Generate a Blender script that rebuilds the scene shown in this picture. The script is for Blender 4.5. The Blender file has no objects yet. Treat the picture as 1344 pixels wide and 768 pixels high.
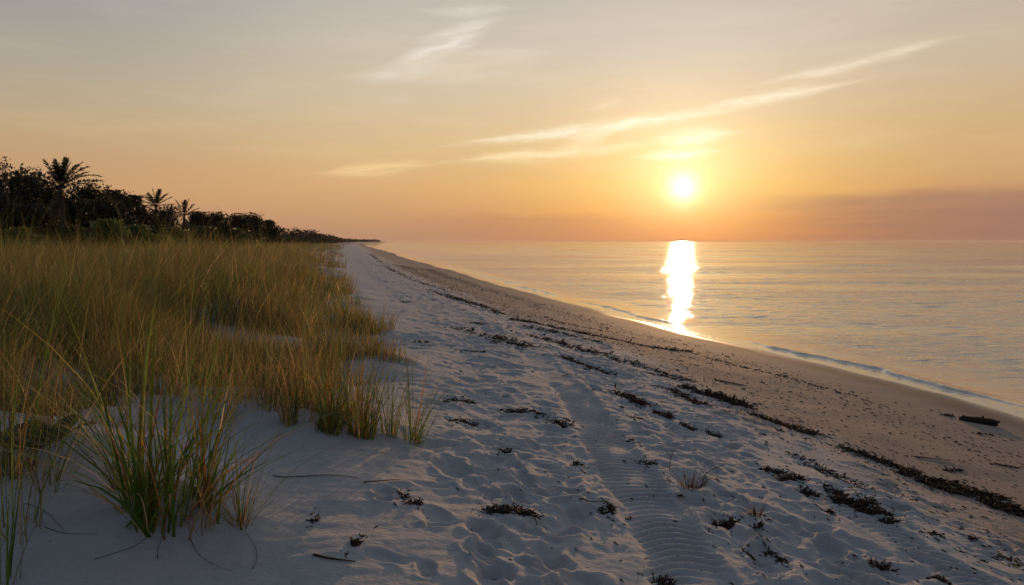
import bpy, math, random
import numpy as np
from mathutils import Vector

R = math.radians
HAZE = 0.00004
scene = bpy.context.scene
COL = scene.collection
rng = np.random.default_rng(7)
random.seed(7)

# ------------------------------------------------------------------ camera numbers
F = 1055.0                       # focal length in pixels of a 1344 px wide picture
PITCH = math.atan(67.0 / F)      # looking slightly down
EYE = 2.75                       # height of the eye above the sea
SUN_AZ, SUN_EL = math.degrees(math.atan(223 / F)), 3.75
CP, SP = math.cos(PITCH), math.sin(PITCH)


def ray(px, py):
    a, b = (px - 672.0) / F, (384.0 - py) / F
    return np.array([a, CP + b * SP, -SP + b * CP])


def sea_point(px, py, z=0.0):
    d = ray(px, py)
    t = (z - EYE) / d[2]
    return d[0] * t, d[1] * t


# ------------------------------------------------------------------ noise
_perm = np.random.default_rng(3).permutation(1024)
_ang = np.random.default_rng(4).random(1024) * 2 * np.pi
_gx, _gy = np.cos(_ang), np.sin(_ang)


def pn(x, y, seed=0):
    x = np.asarray(x, float) + seed * 17.31
    y = np.asarray(y, float) - seed * 9.77
    xi, yi = np.floor(x).astype(np.int64), np.floor(y).astype(np.int64)
    xf, yf = x - xi, y - yi
    u, v = xf * xf * xf * (xf * (xf * 6 - 15) + 10), yf * yf * yf * (yf * (yf * 6 - 15) + 10)

    def g(ix, iy, dx, dy):
        h = _perm[(_perm[ix & 1023] + iy) & 1023]
        return _gx[h] * dx + _gy[h] * dy
    a, b = g(xi, yi, xf, yf), g(xi + 1, yi, xf - 1, yf)
    c, d = g(xi, yi + 1, xf, yf - 1), g(xi + 1, yi + 1, xf - 1, yf - 1)
    return ((a + u * (b - a)) * (1 - v) + (c + u * (d - c)) * v) * 1.5


def fbm(x, y, octs=4, seed=0, gain=0.5):
    r, a = 0.0, 1.0
    for k in range(octs):
        r = r + a * pn(x * 2.03 ** k, y * 2.03 ** k, seed + k)
        a *= gain
    return r


def sstep(a, b, x):
    t = np.clip((x - a) / (b - a), 0, 1)
    return t * t * (3 - 2 * t)


# ------------------------------------------------------------------ the shore line
_sh = [sea_point(*p) for p in ((1344, 549), (1220, 514), (1090, 481), (985, 455), (880, 431), (760, 400), (640, 369),
                               (560, 346), (510, 331.5), (482, 323.4))]
_sx = [9.6, 9.35, 9.0] + [p[0] for p in _sh] + [-166, -262, -436, -1400, -9000]
_sy = [-300, -20, 4.0] + [p[1] for p in _sh] + [900, 1480, 2900, 3300, 3600]
_sx[0] = 30.0
_fy = np.concatenate([np.linspace(-300, 60, 1500), np.linspace(60.5, 600, 800), np.linspace(610, 9000, 600)])
_fx = np.interp(_fy, _sy, _sx)
for _ in range(60):                                   # round the corners of the polyline
    _fx[1:-1] = (_fx[:-2] + 2 * _fx[1:-1] + _fx[2:]) / 4


def shore_d(x, y):
    """metres inland of the water's edge (negative out at sea)"""
    y0 = np.clip(y, -299, 8990)
    xs = np.interp(y0, _fy, _fx)
    sl = (np.interp(y0 + 1, _fy, _fx) - np.interp(y0 - 1, _fy, _fx)) / 2
    s = (xs - x) / np.sqrt(1 + sl * sl)
    wob = 0.16 * pn(y / 3.1, y * 0 + 2.2) + 0.05 * pn(y / 0.9, y * 0 + 7.7) * sstep(60, 30, y) + 0.30 * pn(y / 9.0, y * 0 + 5.1) + np.clip(y - 25, 0, 200) * 0.009 * pn(y / 23.0, y * 0 + 9.3)
    return s + wob * sstep(12.0, 3.0, np.abs(s))


# ------------------------------------------------------------------ ground sheet (polar grid, fine near the viewer)
POLE_Y = -1.0
th = np.radians(np.concatenate([np.linspace(-180, -46, 60, endpoint=False), np.linspace(-46, 46, 1000, endpoint=False),
                                np.linspace(46, 180, 60, endpoint=False)]))
rr = [0.2]
while rr[-1] < 9500:
    q = rr[-1]
    rr.append(q * (1.03 if q < 3.2 else 1.0018 if q < 9 else 1.0026 if q < 14 else 1.0055 if q < 60 else 1.035))
rr = np.array(rr)
TH, RR = np.meshgrid(th, rr)
GX, GY = RR * np.sin(TH), POLE_Y + RR * np.cos(TH)
S = shore_d(GX, GY)
GZ = np.interp(S, [-60, -8, -2, 0, 2, 3.6, 5, 6.2, 7.5, 9.3, 10.5, 12, 14, 18, 40, 120],
               [-3, -0.9, -0.22, 0, 0.20, 0.36, 0.58, 0.86, 1.06, 1.25, 1.42, 1.62, 1.72, 1.76, 1.80, 1.9])
near = sstep(70, 15, RR)
mdune = sstep(8.6, 11.5, S)
mbeach = sstep(4.6, 6.0, S) * sstep(10.4, 9.0, S)
GZ += mdune * (0.20 * fbm(GX / 3.0, GY / 3.0, 3, 11) * sstep(300, 20, RR) + 0.045 * fbm(GX / 0.7, GY / 1.2, 2, 15) * near)
GZ += 0.035 * fbm(GX / 1.7, GY / 2.6, 3, 21) * sstep(1.5, 4, S) * near
# trampled dry sand
tram = mbeach * near * np.clip(0.55 + 0.9 * pn(GX / 1.3, GY / 2.2, 31), 0.1, 1.3)
GZ += tram * (0.026 * fbm(GX / 0.40, GY / 0.52, 4, 33, 0.6) + 0.010 * np.abs(pn(GX / 0.14, GY / 0.18, 37)))
# wind streaks on the smooth dune face
wu = GX * 0.93 + GY * 0.37
wv = -GX * 0.37 + GY * 0.93
GZ += 0.007 * fbm(wu / 1.1, wv / 0.16, 2, 41) * sstep(8.3, 9.6, S) * near


# wheel tracks run along the shore
def wheel(line, half, depth, spacing, seed, fade0, fade1, start=-1.0):
    global GZ
    sc = np.interp(GY, [p[0] for p in line], [p[1] for p in line]) + 0.025 * pn(GY / 2.3, GY * 0, seed)
    u = (S - sc) / half
    m = sstep(fade1, fade0, GY) * sstep(start - 0.2, start + 0.1, GY)
    ins = sstep(1.2, 0.75, np.abs(u) + 0.22 * pn(GX / 0.16, GY / 0.2, seed + 11)) * m
    GZ -= ins * depth
    flat = np.clip(ins, 0, 1)
    GZ -= flat * tram * (0.026 * fbm(GX / 0.40, GY / 0.52, 4, 33, 0.6) + 0.010 * np.abs(pn(GX / 0.14, GY / 0.18, 37))) * 0.8
    ph = GY / spacing + 1.0 * u * u + 0.5 * u + 0.25 * pn(GX / 0.5, GY / 0.5, seed + 3)
    rib = np.sin(2 * np.pi * ph)
    GZ += ins * 0.0165 * rib * sstep(11, 7, GY) * np.clip(0.72 + 1.2 * pn(GX / 0.28, GY / 0.5, seed + 5), 0.05, 1.25)
    GZ += m * 0.009 * np.exp(-((np.abs(u) - 1.2) / 0.2) ** 2) * np.clip(0.5 + 1.5 * pn(GX / 0.3, GY / 0.45, seed + 7), 0.0, 1.8)


def flat_spot(px, py, z):
    x, y = sea_point(px, py, z)
    return y, float(shore_d(np.array(x), np.array(y)))


TRACK = [flat_spot(*p) for p in ((915, 767, 1.12), (880, 705, 1.12), (830, 630, 1.10), (790, 574, 1.08), (752, 517, 1.07), (690, 456, 1.05), (625, 410, 1.02), (575, 386, 1.0))]
TRACK2 = [flat_spot(*p) for p in ((1279, 767, 0.93), (1251, 744, 0.93), (1195, 720, 0.92), (1150, 690, 0.92), (1085, 650, 0.9))]
wheel(TRACK, 0.20, 0.023, 0.084, 51, 7.0, 17)
wheel(TRACK2, 0.16, 0.032, 0.080, 61, 4.9, 6.2)
# broad faint older ruts
for s0, sd in ((7.75, 5), (6.9, 6), (8.8, 8)):
    u = (S - s0 - 0.25 * pn(GY / 5.0, GY * 0, sd)) / 0.22
    GZ -= 0.018 * np.exp(-u * u) * near * sstep(5, 9, GY)


def gz(x, y):
    """height of the ground under (x, y)"""
    x, y = np.asarray(x, float), np.asarray(y, float)
    r = np.clip(np.hypot(x, y - POLE_Y), rr[0], rr[-2])
    t = np.arctan2(x, y - POLE_Y)
    i = np.clip(np.searchsorted(rr, r) - 1, 0, len(rr) - 2)
    j = np.clip(np.searchsorted(th, t) - 1, 0, len(th) - 2)
    a = (r - rr[i]) / (rr[i + 1] - rr[i])
    b = np.clip((t - th[j]) / (th[j + 1] - th[j]), 0, 1)
    return (GZ[i, j] * (1 - a) * (1 - b) + GZ[i + 1, j] * a * (1 - b) + GZ[i, j + 1] * (1 - a) * b + GZ[i + 1, j + 1] * a * b)


_T = np.geomspace(1.0, 2500, 6000)


def spot(px, py):
    """the place on the ground seen along one line of sight"""
    d = ray(px, py)
    x, y, z = d[0] * _T, d[1] * _T, EYE + d[2] * _T
    hit = np.nonzero(z < gz(x, y))[0]
    k = hit[0] if len(hit) else len(_T) - 1
    return float(x[k]), float(y[k])


def dent(x, y, ra, rb, rot, depth, rim=0.4, skew=0.0, wall=0.3):
    r, t = math.hypot(x, y - POLE_Y), math.atan2(x, y - POLE_Y)
    big = 1.9 * max(ra, rb)
    i0, i1 = np.searchsorted(rr, [r - big, r + big])
    j0, j1 = np.searchsorted(th, [t - big / r, t + big / r])
    if i1 <= i0 or j1 <= j0:
        return
    sl = (slice(i0, i1), slice(j0, j1))
    dx, dy = GX[sl] - x, GY[sl] - y
    c, s = math.cos(rot), math.sin(rot)
    a, b = (dx * c + dy * s) / ra, (-dx * s + dy * c) / rb
    qq = np.sqrt(a * a + b * b) * (1 + 0.22 * pn(GX[sl] / 0.13, GY[sl] / 0.13, 71))
    GZ[sl] += depth * (-sstep(1.05, wall, qq) * (1 + skew * b) + rim * np.exp(-((qq - 1.18) / 0.24) ** 2) * (0.7 + 0.8 * pn(GX[sl] / 0.17, GY[sl] / 0.17, 73)))


def mound(px, py, r, h):
    x, y = spot(px, py)
    d2 = ((GX - x) / r) ** 2 + ((GY - y) / (r * 0.8)) ** 2
    GZ[:] += h * np.exp(-d2) * (1 + 0.25 * pn(GX / 0.3, GY / 0.3, 171))


# sand heaped up by the clumps at the dune edge
for px, py, r, h in ((212, 668, 0.42, 0.075), (345, 545, 0.7, 0.07), (470, 560, 0.5, 0.06), (200, 530, 0.6, 0.06), (420, 540, 0.5, 0.05), (60, 560, 0.6, 0.06), (500, 475, 0.8, 0.07), (510, 438, 1.0, 0.08)):
    mound(px, py, r, h)

# footprints that can be picked out one by one, then the trampled ground
for px, py, k in ((636, 699, 1.15), (718, 736, 1.1), (646, 762, 1.2), (679, 615, 0.8), (686, 600, 0.7), (676, 652, 0.9), (632, 727, 1.0), (505, 648, 0.8),
                  (752, 764, 1.0), (728, 645, 0.9), (565, 690, 0.6), (700, 690, 0.7), (690, 632, 0.75), (770, 668, 0.7), (560, 745, 0.6), (742, 700, 0.7),
                  (1040, 690, 1.0), (1090, 725, 1.1), (1000, 735, 1.0), (1195, 670, 1.0), (1060, 650, .8), (985, 600, .8), (1165, 640, .8), (880, 585, 0.8), (930, 610, 0.8),
                  (845, 560, 0.8), (1000, 700, 0.9), (1130, 760, 1.1), (960, 650, .8), (1210, 735, .9), (1320, 720, 1), (740, 560, .7), (640, 560, .7), (700, 585, .7)):
    x, y = spot(px, py)
    ro = rng.normal(0.15, 0.6)
    dent(x - 0.05 * k * math.sin(ro), y + 0.05 * k * math.cos(ro), 0.085 * k, 0.125 * k, ro, 0.036 * k, 0.36, rng.uniform(-0.3, 0.3), 0.5)
    dent(x + 0.11 * k * math.sin(ro), y - 0.11 * k * math.cos(ro), 0.068 * k, 0.080 * k, ro, 0.030 * k, 0.34, 0, 0.5)
for k in range(2700):
    y = 2.2 + 46 * rng.random() ** 1.6
    s = rng.normal(7.2, 1.15)
    if s > 9.6 or s < 5.2:
        continue
    x = float(np.interp(y, _fy, _fx)) - s * 1.01
    if abs(s - np.interp(y, [p[0] for p in TRACK], [p[1] for p in TRACK])) < 0.33 and rng.random() < 0.97 and y < 14:
        continue
    if abs(s - np.interp(y, [p[0] for p in TRACK2], [p[1] for p in TRACK2])) < 0.25 and y < 5.5 and rng.random() < 0.9:
        continue
    z = 0.55 * 3.2 ** rng.random()
    dent(x, y, 0.070 * z, 0.115 * z * rng.uniform(0.8, 1.5), rng.normal(0.2, 0.9), rng.uniform(0.005, 0.024) * z ** 0.8, rng.uniform(0.2, 0.5), rng.uniform(-0.4, 0.4))


# ------------------------------------------------------------------ mesh helpers
def raw_mesh(name, verts, quads=None, tris=None, cols=None, smooth=False, attrs=None):
    me = bpy.data.meshes.new(name)
    verts = np.asarray(verts, np.float32)
    quads = np.zeros((0, 4), np.int32) if quads is None else np.asarray(quads, np.int32).reshape(-1, 4)
    tris = np.zeros((0, 3), np.int32) if tris is None else np.asarray(tris, np.int32).reshape(-1, 3)
    me.vertices.add(len(verts))
    me.vertices.foreach_set('co', verts.ravel())
    loops = np.concatenate([quads.ravel(), tris.ravel()])
    me.loops.add(len(loops))
    me.loops.foreach_set('vertex_index', loops)
    nf = len(quads) + len(tris)
    me.polygons.add(nf)
    st = np.concatenate([np.arange(len(quads)) * 4, len(quads) * 4 + np.arange(len(tris)) * 3]).astype(np.int32)
    me.polygons.foreach_set('loop_start', st)
    if smooth:
        me.polygons.foreach_set('use_smooth', np.ones(nf, bool))
    if cols is not None:
        at = me.color_attributes.new('tint', 'FLOAT_COLOR', 'POINT')
        c = np.ones((len(verts), 4), np.float32)
        c[:, :3] = cols
        at.data.foreach_set('color', c.ravel())
    for k, v in (attrs or {}).items():
        at = me.attributes.new(k, 'FLOAT', 'POINT')
        at.data.foreach_set('value', np.asarray(v, np.float32).ravel())
    me.update(calc_edges=True)
    me.validate()
    return me


class MB:
    """collects pieces for ONE mesh"""
    def __init__(s):
        s.v, s.q, s.t, s.c, s.n = [], [], [], [], 0

    def add(s, v, q=None, t=None, c=(0.5, 0.5, 0.5)):
        v = np.asarray(v, float).reshape(-1, 3)
        if q is not None and len(q):
            s.q.append(np.asarray(q).reshape(-1, 4) + s.n)
        if t is not None and len(t):
            s.t.append(np.asarray(t).reshape(-1, 3) + s.n)
        s.v.append(v)
        s.c.append(np.broadcast_to(np.asarray(c, float), (len(v), 3)))
        s.n += len(v)

    def tube(s, path, rad, sides=7, c=(0.5, 0.5, 0.5), rough=0.0, cap=True):
        path = np.asarray(path, float)
        n = len(path)
        rad = np.broadcast_to(np.asarray(rad, float), (n,))
        d = np.gradient(path, axis=0)
        d /= np.linalg.norm(d, axis=1)[:, None] + 1e-9
        ref = np.array([0, 0, 1.0]) if abs(d[0][2]) < 0.8 else np.array([1.0, 0, 0])
        a = np.cross(d, ref)
        a /= np.linalg.norm(a, axis=1)[:, None] + 1e-9
        b = np.cross(d, a)
        ph = np.linspace(0, 2 * np.pi, sides, endpoint=False)
        k = 1 + rough * rng.normal(size=(n, sides))
        v = path[:, None, :] + (a[:, None, :] * np.cos(ph)[None, :, None] + b[:, None, :] * np.sin(ph)[None, :, None]) * (rad[:, None] * k)[:, :, None]
        i, j = np.meshgrid(np.arange(n - 1), np.arange(sides), indexing='ij')
        jn = (j + 1) % sides
        q = np.stack([i * sides + j, i * sides + jn, (i + 1) * sides + jn, (i + 1) * sides + j], -1).reshape(-1, 4)
        v = v.reshape(-1, 3)
        t = []
        if cap:
            v = np.vstack([v, path[0], path[-1]])
            for j in range(sides):
                t += [(n * sides, (j + 1) % sides, j), (n * sides + 1, (n - 1) * sides + j, (n - 1) * sides + (j + 1) % sides)]
        s.add(v, q, t, c)

    def mesh(s, name, smooth=False):
        v = np.vstack(s.v)
        q = np.vstack(s.q) if s.q else None
        t = np.vstack(s.t) if s.t else None
        return raw_mesh(name, v, q, t, np.vstack(s.c), smooth)


def link(name, me, mat, loc=(0, 0, 0), parent=None):
    o = bpy.data.objects.new(name, me)
    COL.objects.link(o)
    o.location = loc
    if me is not None and mat is not None and not me.materials:
        me.materials.append(mat)
    if parent is not None:
        o.parent = parent
    return o


def tag(o, label=None, cat=None, group=None, kind=None):
    if label:
        o['label'] = label
    if cat:
        o['category'] = cat
    if group:
        o['group'] = group
    if kind:
        o['kind'] = kind
    return o


# ------------------------------------------------------------------ node helpers
class V:
    """a node socket that can be used in arithmetic"""
    nt = None

    def __init__(s, sock):
        s.s = sock

    @staticmethod
    def math(op, *a, clamp=False):
        n = V.nt.nodes.new('ShaderNodeMath')
        n.operation = op
        n.use_clamp = clamp
        for k, x in enumerate(a):
            if isinstance(x, V):
                V.nt.links.new(x.s, n.inputs[k])
            else:
                n.inputs[k].default_value = x
        return V(n.outputs[0])

    def __add__(s, o): return V.math('ADD', s, o)
    __radd__ = __add__
    def __sub__(s, o): return V.math('SUBTRACT', s, o)
    def __rsub__(s, o): return V.math('SUBTRACT', o, s)
    def __mul__(s, o): return V.math('MULTIPLY', s, o)
    __rmul__ = __mul__
    def __truediv__(s, o): return V.math('DIVIDE', s, o)


def vexp(x): return V.math('EXPONENT', x)


def vgauss(x): return vexp(x * x * -1.0)


def vstep(a, b, x):
    n = V.nt.nodes.new('ShaderNodeMapRange')
    n.interpolation_type = 'SMOOTHSTEP'
    V.nt.links.new(x.s, n.inputs[0])
    n.inputs[1].default_value, n.inputs[2].default_value = (a, b) if a < b else (b, a)
    n.inputs[3].default_value, n.inputs[4].default_value = (0, 1) if a < b else (1, 0)
    return V(n.outputs[0])


def node(t, **kw):
    n = V.nt.nodes.new(t)
    for k, v in kw.items():
        setattr(n, k, v)
    return n


def put(sock, x):
    if isinstance(x, V):
        V.nt.links.new(x.s, sock)
    elif isinstance(x, (tuple, list)) and len(x) == 3 and sock.type == 'RGBA':
        sock.default_value = (*x, 1)
    else:
        sock.default_value = x


def mixc(f, a, b, blend='MIX'):
    n = node('ShaderNodeMix', data_type='RGBA', blend_type=blend)
    put(n.inputs[0], f)
    put(n.inputs[6], a)
    put(n.inputs[7], b)
    return V(n.outputs[2])


def noise(vec, scale, detail=2, rough=0.5, dist=0.0):
    n = node('ShaderNodeTexNoise')
    if vec is not None:
        put(n.inputs['Vector'], vec)
    n.inputs['Scale'].default_value = scale
    n.inputs['Detail'].default_value = detail
    n.inputs['Roughness'].default_value = rough
    n.inputs['Distortion'].default_value = dist
    return V(n.outputs[0])


def xyz(x, y, z):
    n = node('ShaderNodeCombineXYZ')
    for k, v in enumerate((x, y, z)):
        put(n.inputs[k], v)
    return V(n.outputs[0])


def ramp(x, pts):
    n = node('ShaderNodeValToRGB')
    put(n.inputs[0], x)
    e = n.color_ramp.elements
    while len(e) < len(pts):
        e.new(0.5)
    for k, (p, c) in enumerate(pts):
        e[k].position = p
        e[k].color = (*c, 1)
    return V(n.outputs[0])


def lin(r, g, b):
    return tuple((c / 255 / 12.92) if c / 255 <= 0.04045 else ((c / 255 + 0.055) / 1.055) ** 2.4 for c in (r, g, b))


def new_mat(name):
    m = bpy.data.materials.new(name)
    m.use_nodes = True
    V.nt = m.node_tree
    V.nt.nodes.clear()
    out = node('ShaderNodeOutputMaterial')
    return m, out


def surf(out, sh):
    V.nt.links.new(sh, out.inputs['Surface'])


def bump(h, strength, dist, prev=None):
    n = node('ShaderNodeBump')
    n.inputs['Strength'].default_value = strength
    n.inputs['Distance'].default_value = dist
    put(n.inputs['Height'], h)
    if prev is not None:
        put(n.inputs['Normal'], prev)
    return V(n.outputs[0])


def position():
    return V(node('ShaderNodeNewGeometry').outputs['Position'])


def sep(v):
    n = node('ShaderNodeSeparateXYZ')
    put(n.inputs[0], v)
    return V(n.outputs[0]), V(n.outputs[1]), V(n.outputs[2])


def attr(name, color=False):
    n = node('ShaderNodeAttribute', attribute_name=name)
    return V(n.outputs['Color' if color else 'Fac'])


def stretched(v, ang, kx, ky):
    n = node('ShaderNodeMapping')
    put(n.inputs[0], v)
    n.inputs['Rotation'].default_value = (0, 0, ang)
    n.inputs['Scale'].default_value = (kx, ky, 1)
    return V(n.outputs[0])


# ------------------------------------------------------------------ materials
def sand_material():
    m, out = new_mat('sand')
    p = position()
    s = attr('shore')
    th_ = attr('thatch')
    n1 = noise(p, 0.9, 4, 0.55)
    n2 = noise(p, 7.0, 4, 0.6)
    dry = mixc(n2, (0.40, 0.385, 0.375), (0.53, 0.505, 0.49))
    damp = mixc(n2, (0.275, 0.213, 0.176), (0.385, 0.309, 0.257))
    wet = (0.16, 0.125, 0.10)
    edge = s + (n1 - 0.5) * 2.6 + (n2 - 0.5) * 0.9
    c = mixc(vstep(4.3, 6.3, edge), damp, dry)
    c = mixc(vstep(1.5, 0.5, s + (n1 - 0.5) * 0.5), c, wet)
    # crumbs of weed and shell in the sand
    sp = noise(stretched(p, 0.15, 26, 15), 1.0, 3, 0.65)
    band = vgauss((s - 2.6 + (n1 - 0.5) * 1.2) * 1.3) * 0.10 + vgauss((s - 4.9 + (n1 - 0.5) * 1.6) * 0.75) * 0.075
    c = mixc(vstep(0.0, 0.05, sp + band - 0.715), c, (0.05, 0.035, 0.024))
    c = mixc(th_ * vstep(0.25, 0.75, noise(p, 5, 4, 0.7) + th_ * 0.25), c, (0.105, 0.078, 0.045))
    b = node('ShaderNodeBsdfPrincipled')
    put(b.inputs['Base Color'], c)
    rgh = vstep(0.0, 0.7, s + (n1 - 0.5) * 0.3) * 0.62 + 0.20
    put(b.inputs['Roughness'], rgh + vstep(2, 5, s) * 0.15)
    put(b.inputs['Specular IOR Level'], 0.12 + vstep(0.9, 0.1, s) * 0.45)
    dryf = vstep(0.6, 2.5, s)
    nm = bump(noise(p, 320, 2, 0.6), 0.35, 0.0016)
    nm = bump(noise(p, 75, 3, 0.65) * dryf, 0.7, 0.004, nm)
    nm = bump(noise(stretched(p, 0.38, 1.0, 2.2), 20, 5, 0.66) * dryf, 0.9, 0.017, nm)
    nm = bump(noise(p, 5.5, 3, 0.6) * vstep(4, 7, s), 0.5, 0.05, nm)
    put(b.inputs['Normal'], nm)
    surf(out, b.outputs[0])
    return m


def water_material():
    m, out = new_mat('sea_water')
    p = position()
    s = attr('shore')
    b = node('ShaderNodeBsdfPrincipled')
    shallow = vstep(-70.0, -4.0, s)
    col = mixc(shallow, (0.14, 0.13, 0.108), (0.42, 0.345, 0.255))
    fo = noise(stretched(p, 0.17, 3.2, 1.2), 3.0, 5, 0.7)
    foam = vstep(0.57, 0.66, fo + vgauss((s + 0.12) * 6.0) * 0.13 - 0.085)
    foam = foam * vgauss((s + 0.16) * 3.4)
    col = mixc(foam, col, (0.75, 0.72, 0.68))
    put(b.inputs['Base Color'], col)
    put(b.inputs['Roughness'], foam * 0.6 + 0.022 + vstep(-12.0, -160.0, s) * 0.06)
    put(b.inputs['IOR'], 2.3)
    rot = 0.12
    calm = vstep(0.0, -3.5, s) * 0.85 + 0.15
    patch = noise(stretched(p, rot, 0.02, 0.085), 1.0, 3, 0.6)
    gust = vstep(0.34, 0.66, patch) * 0.95 + 0.2
    nm = bump(noise(stretched(p, rot, 0.17, 1.0), 7.0, 3, 0.6) * calm * gust, 1.0, 0.052)
    nm = bump(noise(stretched(p, rot, 0.17, 1.0), 2.0, 2, 0.5) * calm * gust, 1.0, 0.070, nm)
    nm = bump(noise(stretched(p, rot, 0.17, 1.0), 0.45, 2, 0.5) * calm, 1.0, 0.08, nm)
    put(b.inputs['Normal'], nm)
    surf(out, b.outputs[0])
    return m


def blade_material(name, trans=0.35):
    m, out = new_mat(name)
    c = attr('tint', True)
    b = node('ShaderNodeBsdfPrincipled')
    put(b.inputs['Base Color'], c)
    put(b.inputs['Roughness'], 0.6)
    put(b.inputs['Specular IOR Level'], 0.25)
    t = node('ShaderNodeBsdfTranslucent')
    put(t.inputs['Color'], c)
    mx = node('ShaderNodeMixShader')
    mx.inputs[0].default_value = trans
    V.nt.links.new(b.outputs[0], mx.inputs[1])
    V.nt.links.new(t.outputs[0], mx.inputs[2])
    surf(out, mx.outputs[0])
    return m


def plain_material(name, c1, c2, scale, rough=0.85, bd=0.01, stretch=None):
    m, out = new_mat(name)
    tc = V(node('ShaderNodeTexCoord').outputs['Object'])
    if stretch:
        n = node('ShaderNodeMapping')
        put(n.inputs[0], tc)
        n.inputs['Scale'].default_value = stretch
        tc = V(n.outputs[0])
    f = noise(tc, scale, 5, 0.65)
    b = node('ShaderNodeBsdfPrincipled')
    put(b.inputs['Base Color'], mixc(vstep(0.3, 0.7, f), c1, c2))
    put(b.inputs['Roughness'], rough)
    put(b.inputs['Specular IOR Level'], 0.25)
    put(b.inputs['Normal'], bump(f, 0.8, bd))
    surf(out, b.outputs[0])
    return m


SAND = sand_material()
WATER = water_material()
GRASS = blade_material('dune_grass_blades', 0.42)
LEAF = blade_material('tree_leaves', 0.18)
WEED = plain_material('dried_seaweed', (0.024, 0.015, 0.010), (0.080, 0.046, 0.027), 30, 0.75, 0.004)
RUST_WEED = plain_material('reddish_seaweed', (0.035, 0.017, 0.009), (0.105, 0.045, 0.020), 30, 0.75, 0.004)
BARK = plain_material('bark', (0.035, 0.028, 0.022), (0.09, 0.072, 0.055), 9, 0.9, 0.03, (1, 1, 0.3))
DRIFT = plain_material('driftwood', (0.018, 0.014, 0.011), (0.055, 0.042, 0.032), 14, 0.85, 0.012, (0.25, 1, 1))
TWIG = plain_material('twig', (0.04, 0.028, 0.018), (0.09, 0.062, 0.04), 20, 0.85, 0.003)
PLANT_LEAF = blade_material('broad_leaf', 0.25)

# ------------------------------------------------------------------ where the grass grows
_edge_px = [(470, 317.6), (452, 322), (443, 333), (436, 345), (466, 386), (446, 391), (440, 404), (516, 438), (470, 446), (458, 452),
            (524, 472), (440, 476), (408, 520), (462, 560), (420, 566), (385, 548), (330, 527), (270, 533), (205, 520), (120, 523), (60, 548), (0, 560)]
_edge = [spot(*p) for p in _edge_px]
_near_l = _edge[-1]
poly = np.array([(-160 * 1.0, 800.0)] + _edge + [(_near_l[0] - 1.2, _near_l[1] - 1.0), (-6.0, 1.6), (-40, -4.0), (-600, -4.0), (-900, 800.0)])


def inside(x, y):
    c = np.zeros(np.shape(x), bool)
    n = len(poly)
    for k in range(n):
        x0, y0 = poly[k]
        x1, y1 = poly[(k + 1) % n]
        hit = ((y0 > y) != (y1 > y)) & (x < (x1 - x0) * (y - y0) / (y1 - y0 + 1e-12) + x0)
        c ^= hit
    return c


_hollow = [(spot(px, py), a, b) for px, py, a, b in ((88, 505, 0.5, 0.5), (345, 452, 1.0, 0.85), (290, 447, 0.6, 0.5), (455, 408, 0.8, 0.45), (400, 462, .5, .5), (470, 452, .6, .5))]


def edge_in(x, y):
    """how far inside the grown area (x, y) lies, 0 at its margin to 1"""
    r = 0.5 + np.clip(y, 0, 60) * 0.03
    f = 0.0
    for k in range(6):
        f = f + inside(x + r * math.cos(k * 1.047), y + r * math.sin(k * 1.047))
    return np.clip(f / 6.0 * 1.4 - 0.4, 0, 1)


def cover(x, y):
    """how thickly the grass stands at (x, y), 0 to 1"""
    jx, jy = 0.35 * pn(x / 0.6, y / 0.6, 81), 0.35 * pn(x / 0.6, y / 0.6, 83)
    d = inside(x + jx, y + jy).astype(float)
    d *= np.clip(0.62 + 0.25 * sstep(8, 5, y) + 1.15 * fbm(x / 1.2, y / 1.7, 3, 85), 0.05, 1.0)
    for (hx, hy), a, b in _hollow:
        q = np.hypot((x - hx) / a, (y - hy) / b)
        d *= 0.06 + 0.94 * sstep(0.75, 1.25, q + 0.3 * pn(x / 0.4, y / 0.4, 87))
    return d


# ------------------------------------------------------------------ ground object
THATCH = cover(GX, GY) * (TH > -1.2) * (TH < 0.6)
nr, nc = GX.shape
gi, gj = np.meshgrid(np.arange(nr - 1), np.arange(nc), indexing='ij')
gjn = (gj + 1) % nc
gq = np.stack([gi * nc + gj, gi * nc + gjn, (gi + 1) * nc + gjn, (gi + 1) * nc + gj], -1).reshape(-1, 4)[:, ::-1]
gv = np.stack([GX, GY, GZ], -1).reshape(-1, 3)
gv = np.vstack([gv, [0, POLE_Y, GZ[0].mean()]])
gt = [(nr * nc, (j + 1) % nc, j) for j in range(nc)]
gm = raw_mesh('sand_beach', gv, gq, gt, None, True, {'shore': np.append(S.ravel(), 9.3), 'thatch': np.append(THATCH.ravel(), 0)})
beach = tag(link('beach', gm, SAND), kind='structure')

# ------------------------------------------------------------------ sea
wth = np.radians(np.linspace(-24, 62, 1100))
wr = [6.0]
while wr[-1] < 16000:
    wr.append(wr[-1] * (1.0032 if wr[-1] < 60 else 1.0042 if wr[-1] < 500 else 1.012 if wr[-1] < 2000 else 1.05))
wr = np.array(wr)
WT, WR = np.meshgrid(wth, wr)
WX, WY = WR * np.sin(WT), POLE_Y + WR * np.cos(WT)
WS = shore_d(WX, WY)
WZ = np.zeros_like(WX)
deep = sstep(0.0, -4.0, WS)
fadew = sstep(140, 30, WR)
cu = WS + 0.5 * pn(WX / 4, WY / 7, 91)                        # distance across the crests
WZ += deep * fadew * (0.016 * np.sin(cu * 2 * np.pi / 1.9 + 2.0 * pn(WX / 3, WY / 6, 93)) * np.clip(pn(WX / 3, WY / 8, 95) + .5, 0, 1)
                      + 0.0165 * fbm((WX + 0.1 * WY) / 1.5, WY / 0.44, 3, 97) + 0.010 * pn(WX / 0.6, WY / 0.30, 98) * sstep(60, 20, WR))
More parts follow.
